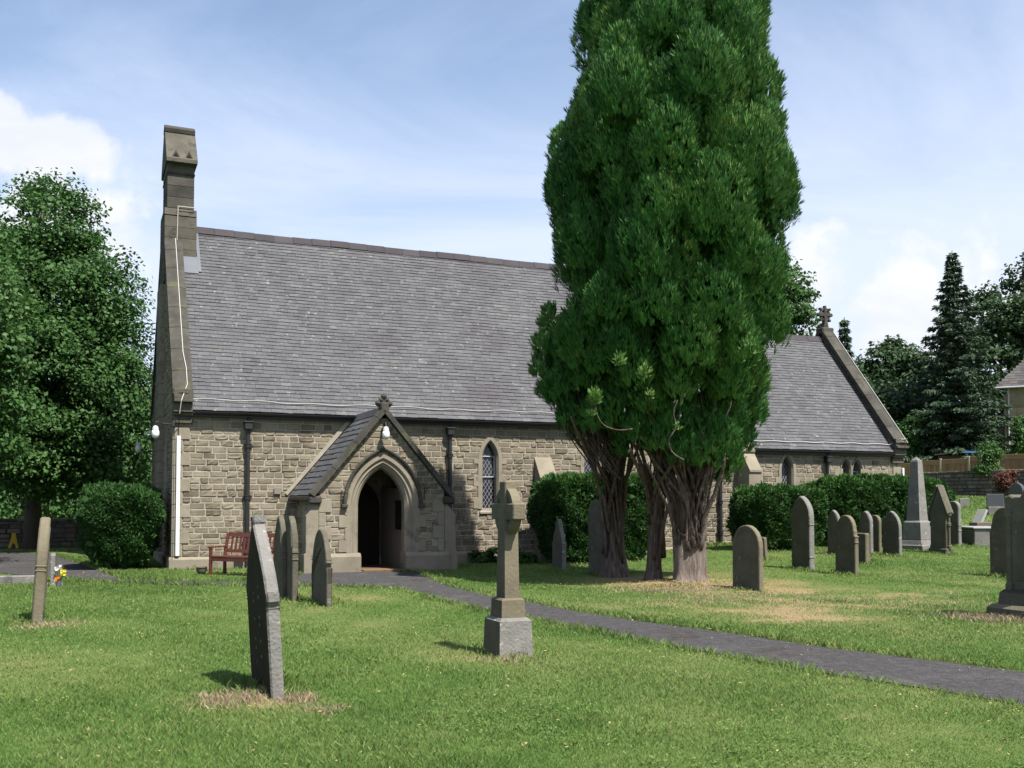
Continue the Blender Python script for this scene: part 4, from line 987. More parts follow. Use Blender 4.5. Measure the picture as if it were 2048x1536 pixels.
# --- bench, pot, sign
g = gnd(417, 1150); be = empty('garden_bench', g, 'red-brown varnished wooden garden bench against the church wall', 'bench', R(-27))
BL, BD = 1.50, .50     # length along x, depth along y (back at +y)
for x in (0, BL - .06):
    mb = MB(); mb.cbox((x, 0, -.02), (x + .06, .06, .60), .006); mb.build('leg', M['benchwood'], be)
    mb = MB(); mb.prism([(BD - .06, -.02), (BD, -.02), (BD, .42), (BD + .10, .92), (BD + .05, .92), (BD - .06, .42)], lambda y, z, xx: (xx, y, z), x, x + .06, cham=.005); mb.build('leg', M['benchwood'], be)
    mb = MB(); mb.cbox((x - .01, -.04, .60), (x + .07, BD + .02, .632), .008); mb.build('armrest', M['benchwood'], be)
    mb = MB(); mb.cbox((x + .012, .062, .30), (x + .048, BD - .062, .39), .005); mb.build('side_rail', M['benchwood'], be)
mb = MB()
for k in range(4): mb.cbox((.062, .004 + k*.115, .395), (BL - .062, .105 + k*.115, .42), .005, tint=.3 + .12*k)
mb.build('seat', M['benchwood'], be)
mb = MB(); mb.cbox((.062, .01, .31), (BL - .062, .045, .392), .005); mb.build('apron', M['benchwood'], be)
mb = MB(); by = lambda z: BD - .02 + max(0, z - .42)*.2
for za, zb in ((.48, .55), (.83, .92)): mb.prism([(by(za) , za), (by(za) + .035, za), (by(zb) + .035, zb), (by(zb), zb)], lambda y, z, xx: (xx, y, z), .062, BL - .062, cham=.004)
mb.build('back_rail', M['benchwood'], be)
x = .14; k = 0
while x < BL - .12:
    w = .17 if k == 4 else .055; mb = MB(); mb.prism([(by(.55) + .008, .55), (by(.55) + .026, .55), (by(.83) + .026, .83), (by(.83) + .008, .83)], lambda y, z, xx: (xx, y, z), x, x + w, cham=.002); mb.build('back_slat', M['benchwood'], be); x += w + .065; k += 1
g = gnd(403, 1149); mb = MB(); mb.lathe([(.05, .0), (.085, .03), (.115, .10), (.11, .145), (.125, .155), (.12, .17), (.10, .165), (.09, .11), (.02, .10)], n=18)
o = mb.build('flower_pot', M['pot'], smooth=True); o.location = g; tag(o, 'small dark round-bellied flower pot beside the bench leg', 'pot')
g = gnd(27, 1096); sg_ = empty('floor_sign', g, 'faded yellow folding floor sign standing by the dark boundary wall', 'sign', R(20))
for s_ in (-1, 1):
    mb = MB(); mb.prism([(-.16, 0), (-.09, 0), (-.05, .16), (.05, .16), (.09, 0), (.16, 0), (.07, .40), (.06, .52), (-.06, .52), (-.07, .40)], lambda a, z, d, s_=s_: (a, s_*(.12 - .2*z) + d, z), -.008, .008); mb.build('panel', M['yellow'], sg_)
# ------------------------------------------------------------------ foliage
nr = np.random.RandomState(21)
def unit(v): return v / np.maximum(1e-9, np.linalg.norm(v, axis=-1, keepdims=True))
def leaves(pos, axis, nrm, L, Wd, mid=.45):
    # one four-cornered leaf per position
    ax = unit(axis); sd = unit(np.cross(ax, nrm)); L = np.asarray(L).reshape(-1, 1); Wd = np.asarray(Wd).reshape(-1, 1)
    q = np.stack([pos, pos + ax*L*mid + sd*Wd, pos + ax*L, pos + ax*L*mid - sd*Wd], 1)
    return q.reshape(-1, 3)
def rdir(n): return unit(nr.normal(size=(n, 3)))
def sprays(pos, axis, L, Wd, tint, nb=3, spread=.35):
    P = np.repeat(pos, nb, 0); A = unit(np.repeat(axis, nb, 0) + nr.normal(size=(len(pos)*nb, 3))*spread)
    return leaves(P, A, rdir(len(P)), np.repeat(L, nb)*nr.uniform(.7, 1.15, len(P)), np.repeat(Wd, nb)), np.repeat(tint, nb)
# --- the great cypress
cyp = empty('cypress_tree', (TB[2].x, TB[2].y, TB[2].z), 'huge dark green columnar cypress with several shaggy stems in front of the church', 'tree')
cb = Vector(cyp.location)
CYY = 20.0
SIL = [(-230, 1290, 1400), (-190, 1245, 1450), (-120, 1205, 1485), (-50, 1180, 1502), (0, 1165, 1515), (60, 1155, 1520), (100, 1148, 1530), (200, 1124, 1553), (300, 1098, 1578), (400, 1108, 1602), (450, 1124, 1588), (500, 1108, 1560), (560, 1118, 1556),
       (600, 1126, 1558), (650, 1096, 1552), (700, 1088, 1540), (750, 1080, 1524), (800, 1092, 1520), (850, 1150, 1505), (900, 1240, 1490), (950, 1330, 1470), (975, 1400, 1462)]
def sil(py):
    for (y0, l0, r0), (y1, l1, r1) in zip(SIL, SIL[1:]):
        if y0 <= py <= y1: k = (py-y0)/(y1-y0); return l0 + (l1-l0)*k, r0 + (r1-r0)*k
    return SIL[0][1:] if py < SIL[0][0] else SIL[-1][1:]
P_, A_, T_, L__ = [], [], [], []
lobes = []
zc_ = at(1340, 0, CYY).z
def lobe(c, r, tint, dens=1.0, up=.85): lobes.append((np.array(c), np.array(r), tint, dens, up))
ry = random.Random(8)
py = -215
while py < 840:
    l, r = sil(py); c = at((l+r)/2, py, CYY); hw = (r-l)/2*CYY/FPX
    dfront = min(hw, 2.2) * (1 if py < 560 else max(.50, 1 - (py - 560)/450)); dback = min(hw, 2.0)
    big = .54 if py < 250 else .62
    n = max(4, int(2*math.pi*hw*.85/(big*1.22))); ph = ry.uniform(0, 6.28)
    for k in range(n):
        a = ph + 2*math.pi*k/n + ry.uniform(-.22, .22)
        s_ = big*ry.uniform(.62, 1.35); s_ = min(s_, hw*.6); rr = 1 - s_*.72/hw + ry.uniform(-.17, .10)
        dep = dfront if math.sin(a) < 0 else dback
        x = c.x + math.cos(a)*hw*rr; y = CYY + math.sin(a)*max(.3, dep - s_*.6)*(1 + ry.uniform(-.12, .08)); z = c.z + ry.uniform(-.4, .4)
        pxx = 1024 + x/y*FPX
        if py > 740 and math.sin(a) < .35 and not (pxx > 1400 or (1260 < pxx < 1400 and py < 810)): continue
        lobe((x, y, z), (s_*.74, s_*.74, s_*1.30), ry.gauss(.42, .12))
    py += 84
low = CYY + .55
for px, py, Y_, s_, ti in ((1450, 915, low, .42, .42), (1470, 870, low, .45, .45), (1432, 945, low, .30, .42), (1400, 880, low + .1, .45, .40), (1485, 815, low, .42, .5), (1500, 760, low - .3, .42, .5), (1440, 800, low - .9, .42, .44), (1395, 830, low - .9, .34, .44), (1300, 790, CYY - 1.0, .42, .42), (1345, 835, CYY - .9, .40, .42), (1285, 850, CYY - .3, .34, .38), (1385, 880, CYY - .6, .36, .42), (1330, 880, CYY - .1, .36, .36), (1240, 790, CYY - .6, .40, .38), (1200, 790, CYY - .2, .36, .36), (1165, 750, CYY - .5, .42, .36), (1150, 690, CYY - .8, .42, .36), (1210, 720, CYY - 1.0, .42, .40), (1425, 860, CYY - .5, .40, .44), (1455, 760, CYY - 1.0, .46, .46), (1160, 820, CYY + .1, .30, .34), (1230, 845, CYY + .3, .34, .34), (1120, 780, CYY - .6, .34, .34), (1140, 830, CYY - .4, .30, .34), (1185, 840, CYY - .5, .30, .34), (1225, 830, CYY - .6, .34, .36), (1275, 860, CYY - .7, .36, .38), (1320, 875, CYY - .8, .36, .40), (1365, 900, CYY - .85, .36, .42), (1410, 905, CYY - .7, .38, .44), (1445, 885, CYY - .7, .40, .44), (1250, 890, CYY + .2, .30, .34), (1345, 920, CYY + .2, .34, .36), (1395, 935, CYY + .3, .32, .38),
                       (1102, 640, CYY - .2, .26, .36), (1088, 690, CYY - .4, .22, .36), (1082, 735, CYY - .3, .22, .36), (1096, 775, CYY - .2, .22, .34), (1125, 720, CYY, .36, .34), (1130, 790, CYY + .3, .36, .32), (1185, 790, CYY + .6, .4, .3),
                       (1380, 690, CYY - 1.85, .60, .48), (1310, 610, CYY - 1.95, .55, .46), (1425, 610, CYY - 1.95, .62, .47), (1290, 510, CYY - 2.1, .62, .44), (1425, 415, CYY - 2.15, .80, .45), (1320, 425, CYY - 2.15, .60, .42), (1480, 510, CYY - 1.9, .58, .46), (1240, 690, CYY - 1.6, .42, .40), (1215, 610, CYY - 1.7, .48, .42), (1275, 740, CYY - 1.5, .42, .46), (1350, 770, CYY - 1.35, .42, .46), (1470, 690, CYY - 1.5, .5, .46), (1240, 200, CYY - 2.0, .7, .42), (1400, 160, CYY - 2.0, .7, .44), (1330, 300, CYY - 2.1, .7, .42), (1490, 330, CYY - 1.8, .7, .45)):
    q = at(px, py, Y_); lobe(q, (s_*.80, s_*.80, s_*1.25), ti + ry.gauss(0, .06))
ctr_x = at(1340, 500, CYY).x
FP, FA, FL, FT, FN = [], [], [], [], []
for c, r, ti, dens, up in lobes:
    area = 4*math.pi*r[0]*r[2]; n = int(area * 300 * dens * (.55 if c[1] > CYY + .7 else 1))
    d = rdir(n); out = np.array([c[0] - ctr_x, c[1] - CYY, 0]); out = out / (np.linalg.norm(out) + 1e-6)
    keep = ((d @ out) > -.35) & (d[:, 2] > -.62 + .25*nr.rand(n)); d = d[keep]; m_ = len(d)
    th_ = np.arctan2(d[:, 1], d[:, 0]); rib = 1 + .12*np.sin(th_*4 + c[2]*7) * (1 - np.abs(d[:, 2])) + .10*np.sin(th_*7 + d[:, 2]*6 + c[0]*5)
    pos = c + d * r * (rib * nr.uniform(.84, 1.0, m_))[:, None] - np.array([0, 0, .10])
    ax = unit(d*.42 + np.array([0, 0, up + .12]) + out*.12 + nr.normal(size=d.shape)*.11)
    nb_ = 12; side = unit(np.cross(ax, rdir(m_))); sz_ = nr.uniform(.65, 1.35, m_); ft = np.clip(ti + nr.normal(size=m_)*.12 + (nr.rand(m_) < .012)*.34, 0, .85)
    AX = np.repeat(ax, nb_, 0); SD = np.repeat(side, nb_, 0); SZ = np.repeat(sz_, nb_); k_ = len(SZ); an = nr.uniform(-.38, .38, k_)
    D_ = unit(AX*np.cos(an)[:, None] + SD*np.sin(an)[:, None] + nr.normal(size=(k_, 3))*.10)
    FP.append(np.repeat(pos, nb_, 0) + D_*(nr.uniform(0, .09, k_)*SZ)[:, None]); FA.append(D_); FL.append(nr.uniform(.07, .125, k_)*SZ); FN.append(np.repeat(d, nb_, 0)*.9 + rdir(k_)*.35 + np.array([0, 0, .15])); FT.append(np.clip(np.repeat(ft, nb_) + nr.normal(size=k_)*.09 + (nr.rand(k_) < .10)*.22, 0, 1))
# sparse sprigs deeper in
n = 60000; t_ = nr.rand(n); pyy = -180 + t_*930; LR_ = np.array([sil(v) for v in pyy]); cx_ = np.array([at((l_+r_)/2, v, CYY)[:] for (l_, r_), v in zip(LR_, pyy)]); hw_ = (LR_[:, 1] - LR_[:, 0])/2*CYY/FPX
a_ = nr.uniform(0, 6.28, n); q_ = np.sqrt(nr.uniform(.12, .52, n))
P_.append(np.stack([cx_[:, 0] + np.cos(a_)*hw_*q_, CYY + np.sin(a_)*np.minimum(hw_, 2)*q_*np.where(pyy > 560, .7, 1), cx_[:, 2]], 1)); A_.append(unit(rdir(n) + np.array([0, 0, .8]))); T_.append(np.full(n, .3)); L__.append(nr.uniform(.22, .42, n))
# odd yellowing sprigs low on the front, and the sprig on its curved twig
for px, py, n, s_, ti in ((1190, 795, 420, .13, .72), (1240, 720, 70, .12, .80), (1290, 745, 80, .14, .86), (1300, 790, 40, .10, .86), (1500, 690, 60, .2, .7), (1355, 855, 30, .08, .7), (1182, 828, 70, .06, .78)):
    q = np.array(at(px, py, CYY - 2.35)); d = rdir(n); P_.append(q + d*s_*np.array([.9, .9, 1.2])*nr.rand(n, 1)); A_.append(unit(d*.6 + np.array([0, 0, .8]))); T_.append(np.full(n, ti) + nr.normal(size=n)*.06); L__.append(nr.uniform(.05, .11, n))
P_, A_, T_, L__ = np.concatenate(P_), np.concatenate(A_), np.concatenate(T_), np.concatenate(L__)
co, ti = sprays(P_, A_, L__, L__*.085, T_, 3, .24)
FP, FA, FL, FT, FN = [np.concatenate(q) for q in (FP, FA, FL, FT, FN)]
co = np.concatenate([co, leaves(FP, FA, FN, FL, FL*.085)]); ti = np.concatenate([ti, FT])
fast_mesh('crown', co - np.array(cb), 4, ti, M['cypress'], cyp)
def stem(mb, pts, r0, r1, n=7, wob_=.02, seg=10, flute=0):
    pts = [Vector(p) for p in pts]; out = []
    for i in range(seg + 1):
        t = i/seg*(len(pts)-1); k = min(int(t), len(pts)-2); f = t - k
        p0 = pts[max(k-1, 0)]; p1 = pts[k]; p2 = pts[k+1]; p3 = pts[min(k+2, len(pts)-1)]
        q = .5*((2*p1) + (p2-p0)*f + (2*p0-5*p1+4*p2-p3)*f*f + (3*p1-p0-3*p2+p3)*f**3)
        out.append(q - cb + Vector((ry.uniform(-wob_, wob_), ry.uniform(-wob_, wob_), 0)))
    mb.tube(out, [r0 + (r1-r0)*(i/seg)**.8 for i in range(seg+1)], n, tint=ry.uniform(.0, .55))  # stems tinted low: their shade is put into the colour
def trunk_mb(base, r0, ztop, r1, lean, flare=1.75):
    mb = MB(); n = 26; rows = []; K = 14; lob = [ry.uniform(0, 6.28) for _ in range(4)]
    for i in range(K + 1):
        t = i/K; z = -.2 + (ztop + .2)*t; rr = (r0 + (r1 - r0)*t) * (1 + (flare - 1)*max(0, 1 - t*3.2)**2)
        for j in range(n):
            a = 2*math.pi*j/n; m_ = 1 + .10*math.sin(3*a + lob[0] + t) + .07*math.sin(5*a + lob[1] - t*1.5) + .05*math.sin(9*a + lob[2]) + .035*math.sin(14*a + lob[3] + t*2)
            rows.append(Vector((base.x + lean[0]*t + rr*m_*math.cos(a), base.y + lean[1]*t + rr*m_*math.sin(a), base.z + z)) - cb)
    mb.add(rows, [(i*n+j, i*n+(j+1)%n, (i+1)*n+(j+1)%n, (i+1)*n+j) for i in range(K) for j in range(n)], 0, .72 if r0 > .3 else .4)  # sunlit trunk tinted pale, shaded ones darker: light painted into the tint
    return mb
for base, r0, zt, r1, lean, nst, fan in ((TB[0] + Vector((0, .36, 0)), .31, 1.05, .33, (.02, .05), 64, ((1270, 1475), 2.9)), (TB[1] + Vector((0, .3, 0)), .22, 3.4, .20, (-.02, .1), 46, ((1120, 1300), 3.7)), (TB[2] + Vector((0, .3, 0)), .16, 1.6, .13, (.05, .1), 26, ((1235, 1400), 3.2))):
    mb = trunk_mb(base, r0, zt, r1, lean)
    for k in range(nst):
        f = k/(nst-1); a = math.pi*(1.05 + .9*f) + ry.uniform(-.2, .2) if k % 3 else ry.uniform(0, 6.28)
        z0 = ry.uniform(.22 if zt > 1.2 else .62, zt*.97)
        rb_ = r0*(.92 if z0 > .25 else 1.15); b = Vector((base.x + lean[0] + rb_*math.cos(a), base.y + rb_*math.sin(a), base.z + z0))
        tx = fan[0][0] + (fan[0][1] - fan[0][0])*(.5 - .5*math.cos(a - math.pi) if False else ry.random())
        tp = at(tx, 900 - 60*ry.random(), CYY - 1.1*ry.random() + (.5 if k % 3 == 0 else 0)); tp.z = base.z + fan[1]*ry.uniform(.8, 1.3)
        m1 = b.lerp(tp, .35); m1.x = b.x + (tp.x - b.x)*.20; m1.y = b.y + (tp.y - b.y)*.2
        rr = ry.uniform(.016, .062); stem(mb, [b, m1, b.lerp(tp, .72) + Vector((ry.uniform(-.06, .06), 0, .1)), tp], rr, rr*.5)
    # thin side twigs fanning out low
    for k in range(nst // 2):
        a = ry.uniform(math.pi, 2*math.pi); b = Vector((base.x + r0*math.cos(a), base.y + r0*math.sin(a), base.z + ry.uniform(.7, 2.4)))
        e_ = b + Vector((math.cos(a)*ry.uniform(.2, .8), math.sin(a)*.35, ry.uniform(.1, .7))); stem(mb, [b, b.lerp(e_, .5) + Vector((0, 0, -.05)), e_], .009, .003, 4, .01, 5)
    mb.build('trunk', M['bark'], cyp, smooth=True, fix=False)
mb = MB()       # bare branches: the fan at the left, and the pale curled twigs
for k in range(26):
    b = at(1215 + ry.uniform(-25, 30), 905 + ry.uniform(-20, 60), CYY + .1); e_ = at(1085 + ry.uniform(-10, 70), 700 + ry.uniform(0, 110), CYY + ry.uniform(-.3, .5))
    m1 = b.lerp(e_, .5) + Vector((-.25*ry.random(), 0, -.15)); stem(mb, [b, m1, e_], .020, .006, 5, .012, 8)
mb.build('branch_fan', M['bark'], cyp, smooth=True, fix=False); mb = MB()
b = [at(x, y, CYY - 2.3) for x, y in ((1265, 858), (1235, 860), (1208, 850), (1195, 830), (1190, 800))]; stem(mb, b, .014, .006, 6, .003, 14); mb.build('bare_branch', M['bark'], cyp, smooth=True, fix=False); mb = MB()
b = [at(x, y, CYY - 2.2) for x, y in ((1368, 920), (1345, 905), (1338, 880), (1350, 860), (1352, 848), (1347, 825), (1355, 800))]; stem(mb, b, .015, .008, 6, .003, 16)
mb.build('bare_branch', M['bark'], cyp, smooth=True, fix=False)
# --- hedges
def hedge(label, u0, u1, v0, v1, zt, under=.25, tint=.40, dens=900, name='hedge', z0=None, rough=.11, topt=.24, cut=None):
    c = loc((u0+u1)/2, (v0+v1)/2); zb = h(c.x, c.y); o = empty(name, (c.x, c.y, zb), label, 'hedge', TH, 'clipped yew hedges by the church')
    A, B, Hh = (u1-u0)/2, (v1-v0)/2, zt - zb; n = int(dens*(4*(A+B)*Hh + 4*A*B)*1.3)
    d = nr.uniform(-1, 1, (n, 3)); face = nr.choice(3, n, p=np.array([B*Hh, A*Hh, A*B])/(B*Hh + A*Hh + A*B)); sg = nr.choice([-1, 1], n); sg[face == 2] = 1
    d[np.arange(n), face] = sg
    rd = .82; q = np.sign(d)*np.abs(d); L4 = (np.abs(d)**5).sum(1, keepdims=True)**.2; d = d/L4
    nrm = unit(np.sign(d)*np.abs(d)**4 / np.array([A, B, Hh/2]))
    p = d*np.array([A, B, Hh/2]) + np.array([0, 0, Hh/2])
    k = np.clip(p[:, 2]/Hh, 0, 1); p[:, :2] *= (1 - under*(1 - k)[:, None]**2)
    lump = np.sin(p[:, 0]*4.1 + p[:, 1]*3 + 1)*np.sin(p[:, 2]*4.7 + 2)*rough + np.sin(p[:, 0]*9 + p[:, 2]*8)*np.sin(p[:, 1]*8 + p[:, 2]*5)*rough*.6
    p += nrm*(lump - nr.rand(n)**1.5*.14)[:, None]
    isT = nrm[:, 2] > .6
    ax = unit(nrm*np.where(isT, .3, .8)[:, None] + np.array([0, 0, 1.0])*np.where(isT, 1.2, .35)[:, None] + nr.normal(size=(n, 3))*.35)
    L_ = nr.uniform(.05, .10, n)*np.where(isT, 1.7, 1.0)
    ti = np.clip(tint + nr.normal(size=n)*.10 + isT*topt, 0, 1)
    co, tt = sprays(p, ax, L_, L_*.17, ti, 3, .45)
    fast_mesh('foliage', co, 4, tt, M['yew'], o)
    mb = MB()
    core = [(x*.80, y*.80) for x, y in ((-A, -B), (A, -B), (A, B), (-A, B))]
    for k in range(7):
        x = -A*.6 + 1.2*A*k/6; mb.tube([(x*.6, ry.uniform(-.2, .2)*B, -.2), (x*.8, 0, Hh*.4), (x, ry.uniform(-.4, .4)*B, Hh*.85)], [.06, .04, .02], 6)
    # dense twigs inside
    for k in range(60): 
        x, y = ry.uniform(-A, A)*.7, ry.uniform(-B, B)*.6; mb.tube([(x*.8, y*.8, Hh*.15), (x, y, Hh*.8)], [.03, .015], 4)
    mb.build('stems', M['barkdark'], o)
    # inner leaves so that nothing shows through
    n = int(1500*A*B*Hh*4*.35); p = nr.uniform(-1, 1, (n, 3))*np.array([A*.85, B*.85, Hh*.42]) + np.array([0, 0, Hh*.52]); k = p[:, 2]/Hh; p[:, :2] *= (1 - under*(1-k)[:, None]**2)
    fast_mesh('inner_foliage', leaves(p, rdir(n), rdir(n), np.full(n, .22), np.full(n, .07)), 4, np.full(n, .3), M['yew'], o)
    return o
hedge('round-cornered clipped yew bush beside the west corner of the church', -2.02, -.22, .0, 2.4, 1.88, .38, .34, 900, topt=.12)
hedge('clipped yew hedge under the church window left of the cypress', 8.75, 12.2, -2.3, -.75, 2.24, .22, .38, 900)
hedge('clipped yew hedge behind the tall pointed headstone, right of the cypress', 14.25, 16.9, -3.4, -1.9, 1.95, .25, .40, 800)
hedge('long clipped yew hedge under the chancel windows behind the obelisk', 17.35, 22.3, -2.75, -1.2, 2.25, .15, .40, 700)
# --- broadleaf trees
def broadleaf(name, label, base, crown, nclust, per, lsize, m, seed, trunk_r, cat='tree', group=None, bark='barkdark', clr=.9, tint=.5, flat=.55, rs_=None):
    # crown: ellipsoids (centre x, y, z, rx, ry, rz) in the world
    r = np.random.RandomState(seed); rr_ = random.Random(seed)
    o = empty(name, base, label, cat, 0, group); b = np.array(base)
    vol = np.array([c[3]*c[4]*c[5] for c in crown])**.67; pick = r.choice(len(crown), nclust, p=vol/vol.sum())
    E = np.array(crown)[pick]; d = unit(r.normal(size=(nclust, 3))); rad = r.uniform(.45, 1.0, (nclust, 1))**.6
    ctr = E[:, :3] + d*E[:, 3:]*rad
    cr = clr*r.uniform(.6, 1.25, nclust)*(rs_ or 1)
    pos = np.repeat(ctr, per, 0); N = len(pos); dd = unit(r.normal(size=(N, 3))); dd[:, 2] *= flat
    out = np.repeat(d, per, 0)
    pos = pos + dd*np.repeat(cr, per)[:, None]*r.uniform(.2, 1, (N, 1))**.5 + out*np.repeat(cr, per)[:, None]*r.uniform(0, .5, (N, 1))
    pos[:, 2] -= .12*np.repeat(cr, per)*(np.abs(dd[:, 0]) + np.abs(dd[:, 1]))
    nrm = unit(out*.5 + np.array([0, 0, .9]) + r.normal(size=(N, 3))*.6); ax = unit(np.cross(nrm, unit(r.normal(size=(N, 3)))) + np.array([0, 0, -.35]))
    L_ = lsize*r.uniform(.7, 1.35, N)
    ti = np.clip(np.repeat(r.normal(tint, .13, nclust), per) + r.normal(0, .07, N), 0, 1)
    fast_mesh('crown', leaves(pos, ax, nrm, L_, L_*.36) - b, 4, ti, M[m], o)
    mb = MB(); top = np.array([np.mean([c[0] for c in crown]), np.mean([c[1] for c in crown]), max(c[2] + c[5]*.6 for c in crown)])
    tr = [Vector(base) - Vector(base) + Vector((0, 0, -.3))]; K = 6
    for k in range(1, K + 1): p = b + (top - b)*k/K + np.array([rr_.uniform(-.25, .25), rr_.uniform(-.25, .25), 0])*(k < K); tr.append(Vector(p - b))
    mb.tube(tr, [trunk_r*1.35] + [trunk_r*(1 - .82*k/K) for k in range(1, K + 1)], 9)
    for c in ctr[r.choice(nclust, min(nclust, 46), replace=False)]:
        k = rr_.uniform(.22, .8); p0 = b + (top - b)*k; e_ = c
        if e_[2] < p0[2] - 1.5: p0 = b + (top - b)*max(.12, k*.4)
        mid = p0*.5 + e_*.5 + np.array([0, 0, .25*np.linalg.norm(e_ - p0)*.5]); r0 = trunk_r*(.34*(1 - k) + .10)
        mb.tube([Vector(p0 - b), Vector(mid - b), Vector(e_ - b)], [r0, r0*.6, r0*.15], 5)
    mb.build('trunk', M[bark], o, smooth=True, fix=False)
    return o
def ell(px, py, Y, rx, rz, ry_=None): q = at(px, py, Y); k = Y/FPX; return (q.x, q.y, q.z, rx*k, (ry_ or rx)*k*.85, rz*k)
def foot(px, Y): x = (px - 1024)/FPX*Y; return (x, Y, h(x, Y))
broadleaf('lime_tree', 'large dark leafy lime tree rising behind the dark boundary wall, left of the church', foot(72, 34), [ell(105, 452, 34, 85, 95), ell(60, 590, 33.5, 165, 130), ell(175, 600, 34, 85, 110), ell(60, 760, 33, 220, 150), ell(215, 790, 34, 88, 170), ell(120, 890, 33, 170, 90), ell(-140, 720, 34, 160, 200)], 980, 170, .135, 'lime', 3, .27, clr=.85)
broadleaf('lime_tree', 'nearer bright-leaved tree entering from the left edge of the photo', foot(-190, 26), [ell(-75, 640, 25.5, 105, 150), ell(-60, 800, 25.5, 110, 130), ell(-170, 560, 26, 140, 190), ell(-180, 780, 26, 150, 150)], 230, 180, .13, 'lime', 5, .30, clr=.7, tint=.62)
for i, (px, Y, zt, wd) in enumerate(((-60, 44, 990, 90), (60, 46, 985, 95), (190, 47, 985, 100), (300, 48, 980, 90))):
    broadleaf('shrub', ('green roadside shrub beyond the dark boundary wall, under the far left of the lime', 'green roadside shrub beyond the dark boundary wall, left of the lime trunk', 'green roadside shrub beyond the dark boundary wall, right of the lime trunk', 'green roadside shrub beyond the clipped bush at the west corner')[i], foot(px, Y), [ell(px, zt + 25, Y, wd, 55), ell(px - 30, zt + 60, Y, wd*.8, 40)], 60, 90, .17, 'shrub', 30 + i, .08, cat='shrub', group='shrubs beyond the boundary wall', tint=.3)
for i, (px, Y, yy, w_) in enumerate(((-350, 62, 640, 200), (-120, 66, 690, 190), (110, 64, 700, 170), (330, 70, 760, 170))):
    broadleaf('background_tree', ('tree far beyond the boundary wall, outermost on the left', 'tree far beyond the boundary wall, behind the near left tree', 'tree far beyond the boundary wall, behind the lime trunk', 'tree far beyond the boundary wall, behind the west wall of the church')[i], foot(px, Y), [ell(px, yy + 120, Y, w_, 120), ell(px + 40, yy + 240, Y, w_, 120)], 150, 90, .30, 'darkleaf', 50 + i, .3, group='trees beyond the boundary wall', clr=1.4)
broadleaf('ash_tree', 'broadleaf tree showing behind the chancel ridge, right of the cypress', foot(1520, 52), [ell(1520, 580, 52, 75, 85), ell(1560, 630, 52, 62, 50), ell(1590, 585, 52, 26, 18), ell(1470, 640, 52, 80, 70)], 170, 110, .20, 'lime', 61, .3, clr=.75, tint=.45)
broadleaf('oak_tree', 'rounded distant tree with gaps of sky, behind the chancel gable', foot(1785, 74), [ell(1790, 722, 74, 44, 38), ell(1748, 745, 74, 40, 45), ell(1820, 760, 74, 40, 42), ell(1740, 800, 74, 50, 40)], 150, 90, .30, 'darkleaf', 62, .35, clr=1.0, tint=.6)
broadleaf('dark_tree', 'dense dark tree below the rounded tree, beside the chancel gable', foot(1790, 64), [ell(1800, 820, 64, 75, 65), ell(1760, 850, 64, 60, 70), ell(1850, 850, 64, 50, 60)], 150, 90, .26, 'darkleaf', 63, .3, clr=1.1, tint=.35)
broadleaf('beech_tree', 'big dark broadleaf tree at the right edge behind the spruce', foot(2030, 76), [ell(2005, 640, 76, 62, 62), ell(2062, 580, 76, 38, 70), ell(2050, 720, 76, 95, 130), ell(1985, 770, 76, 70, 120), ell(2140, 660, 76, 90, 130)], 330, 100, .30, 'darkleaf', 64, .5, clr=1.15, tint=.55)
broadleaf('shrub', 'tall pale-leaved shrub over the fence beside the chancel corner', foot(1838, 60), [ell(1832, 865, 60, 34, 32), ell(1862, 845, 60, 24, 34), ell(1822, 895, 60, 22, 20)], 90, 80, .17, 'shrub', 65, .08, cat='shrub', clr=.55, tint=.3)
broadleaf('shrub', 'dark shrub behind the fence under the spruce', foot(1925, 63), [ell(1925, 860, 63, 50, 40), ell(1880, 870, 63, 36, 30)], 110, 90, .17, 'darkleaf', 66, .1, cat='shrub', clr=.7, tint=.6)
broadleaf('shrub', 'green bush growing through the fence beside the retaining wall', foot(1975, 50.3), [ell(1978, 905, 50.3, 15, 18), ell(1970, 935, 50.3, 17, 13), ell(1990, 940, 50.3, 10, 9)], 60, 70, .11, 'shrub', 67, .06, cat='shrub', clr=.35, tint=.45)
broadleaf('shrub', 'russet-leaved shrub on the bank below the fence', foot(2006, 47), [ell(2007, 962, 47, 13, 14), ell(2020, 950, 47, 10, 9)], 30, 80, .10, 'redleaf', 68, .04, cat='shrub', clr=.25)
broadleaf('shrub', 'leafy climber against the stone house at the right edge', foot(2032, 57), [ell(2044, 860, 57, 10, 24), ell(2046, 895, 57, 12, 20)], 40, 80, .14, 'shrub', 69, .06, cat='shrub', clr=.4, tint=.35)
for i, (u, v, s_) in enumerate(((7.75, -.35, .30), (8.25, -.45, .40), (8.75, -.9, .25))):
    c = loc(u, v); broadleaf('border_plant', ('small leafy plant at the foot of the wall next to the porch', 'bushy plant at the foot of the wall under the window', 'low plant at the foot of the wall beside the clipped hedge')[i], (c.x, c.y, h(c.x, c.y)), [(c.x, c.y, s_*.6, s_, s_*.7, s_*.6)], 24, 30, .09, 'shrub', 70 + i, .012, cat='plant', group='plants at the foot of the church wall', clr=.12, tint=.25)
c = loc(18.55, -.2); broadleaf('climbing_plant', 'light green sapling growing up in front of the chancel window', (c.x, c.y, h(c.x, c.y)), [(c.x, c.y, 1.9, .13, .12, .5)], 16, 26, .07, 'shrub', 77, .012, cat='plant', clr=.10, tint=.6)
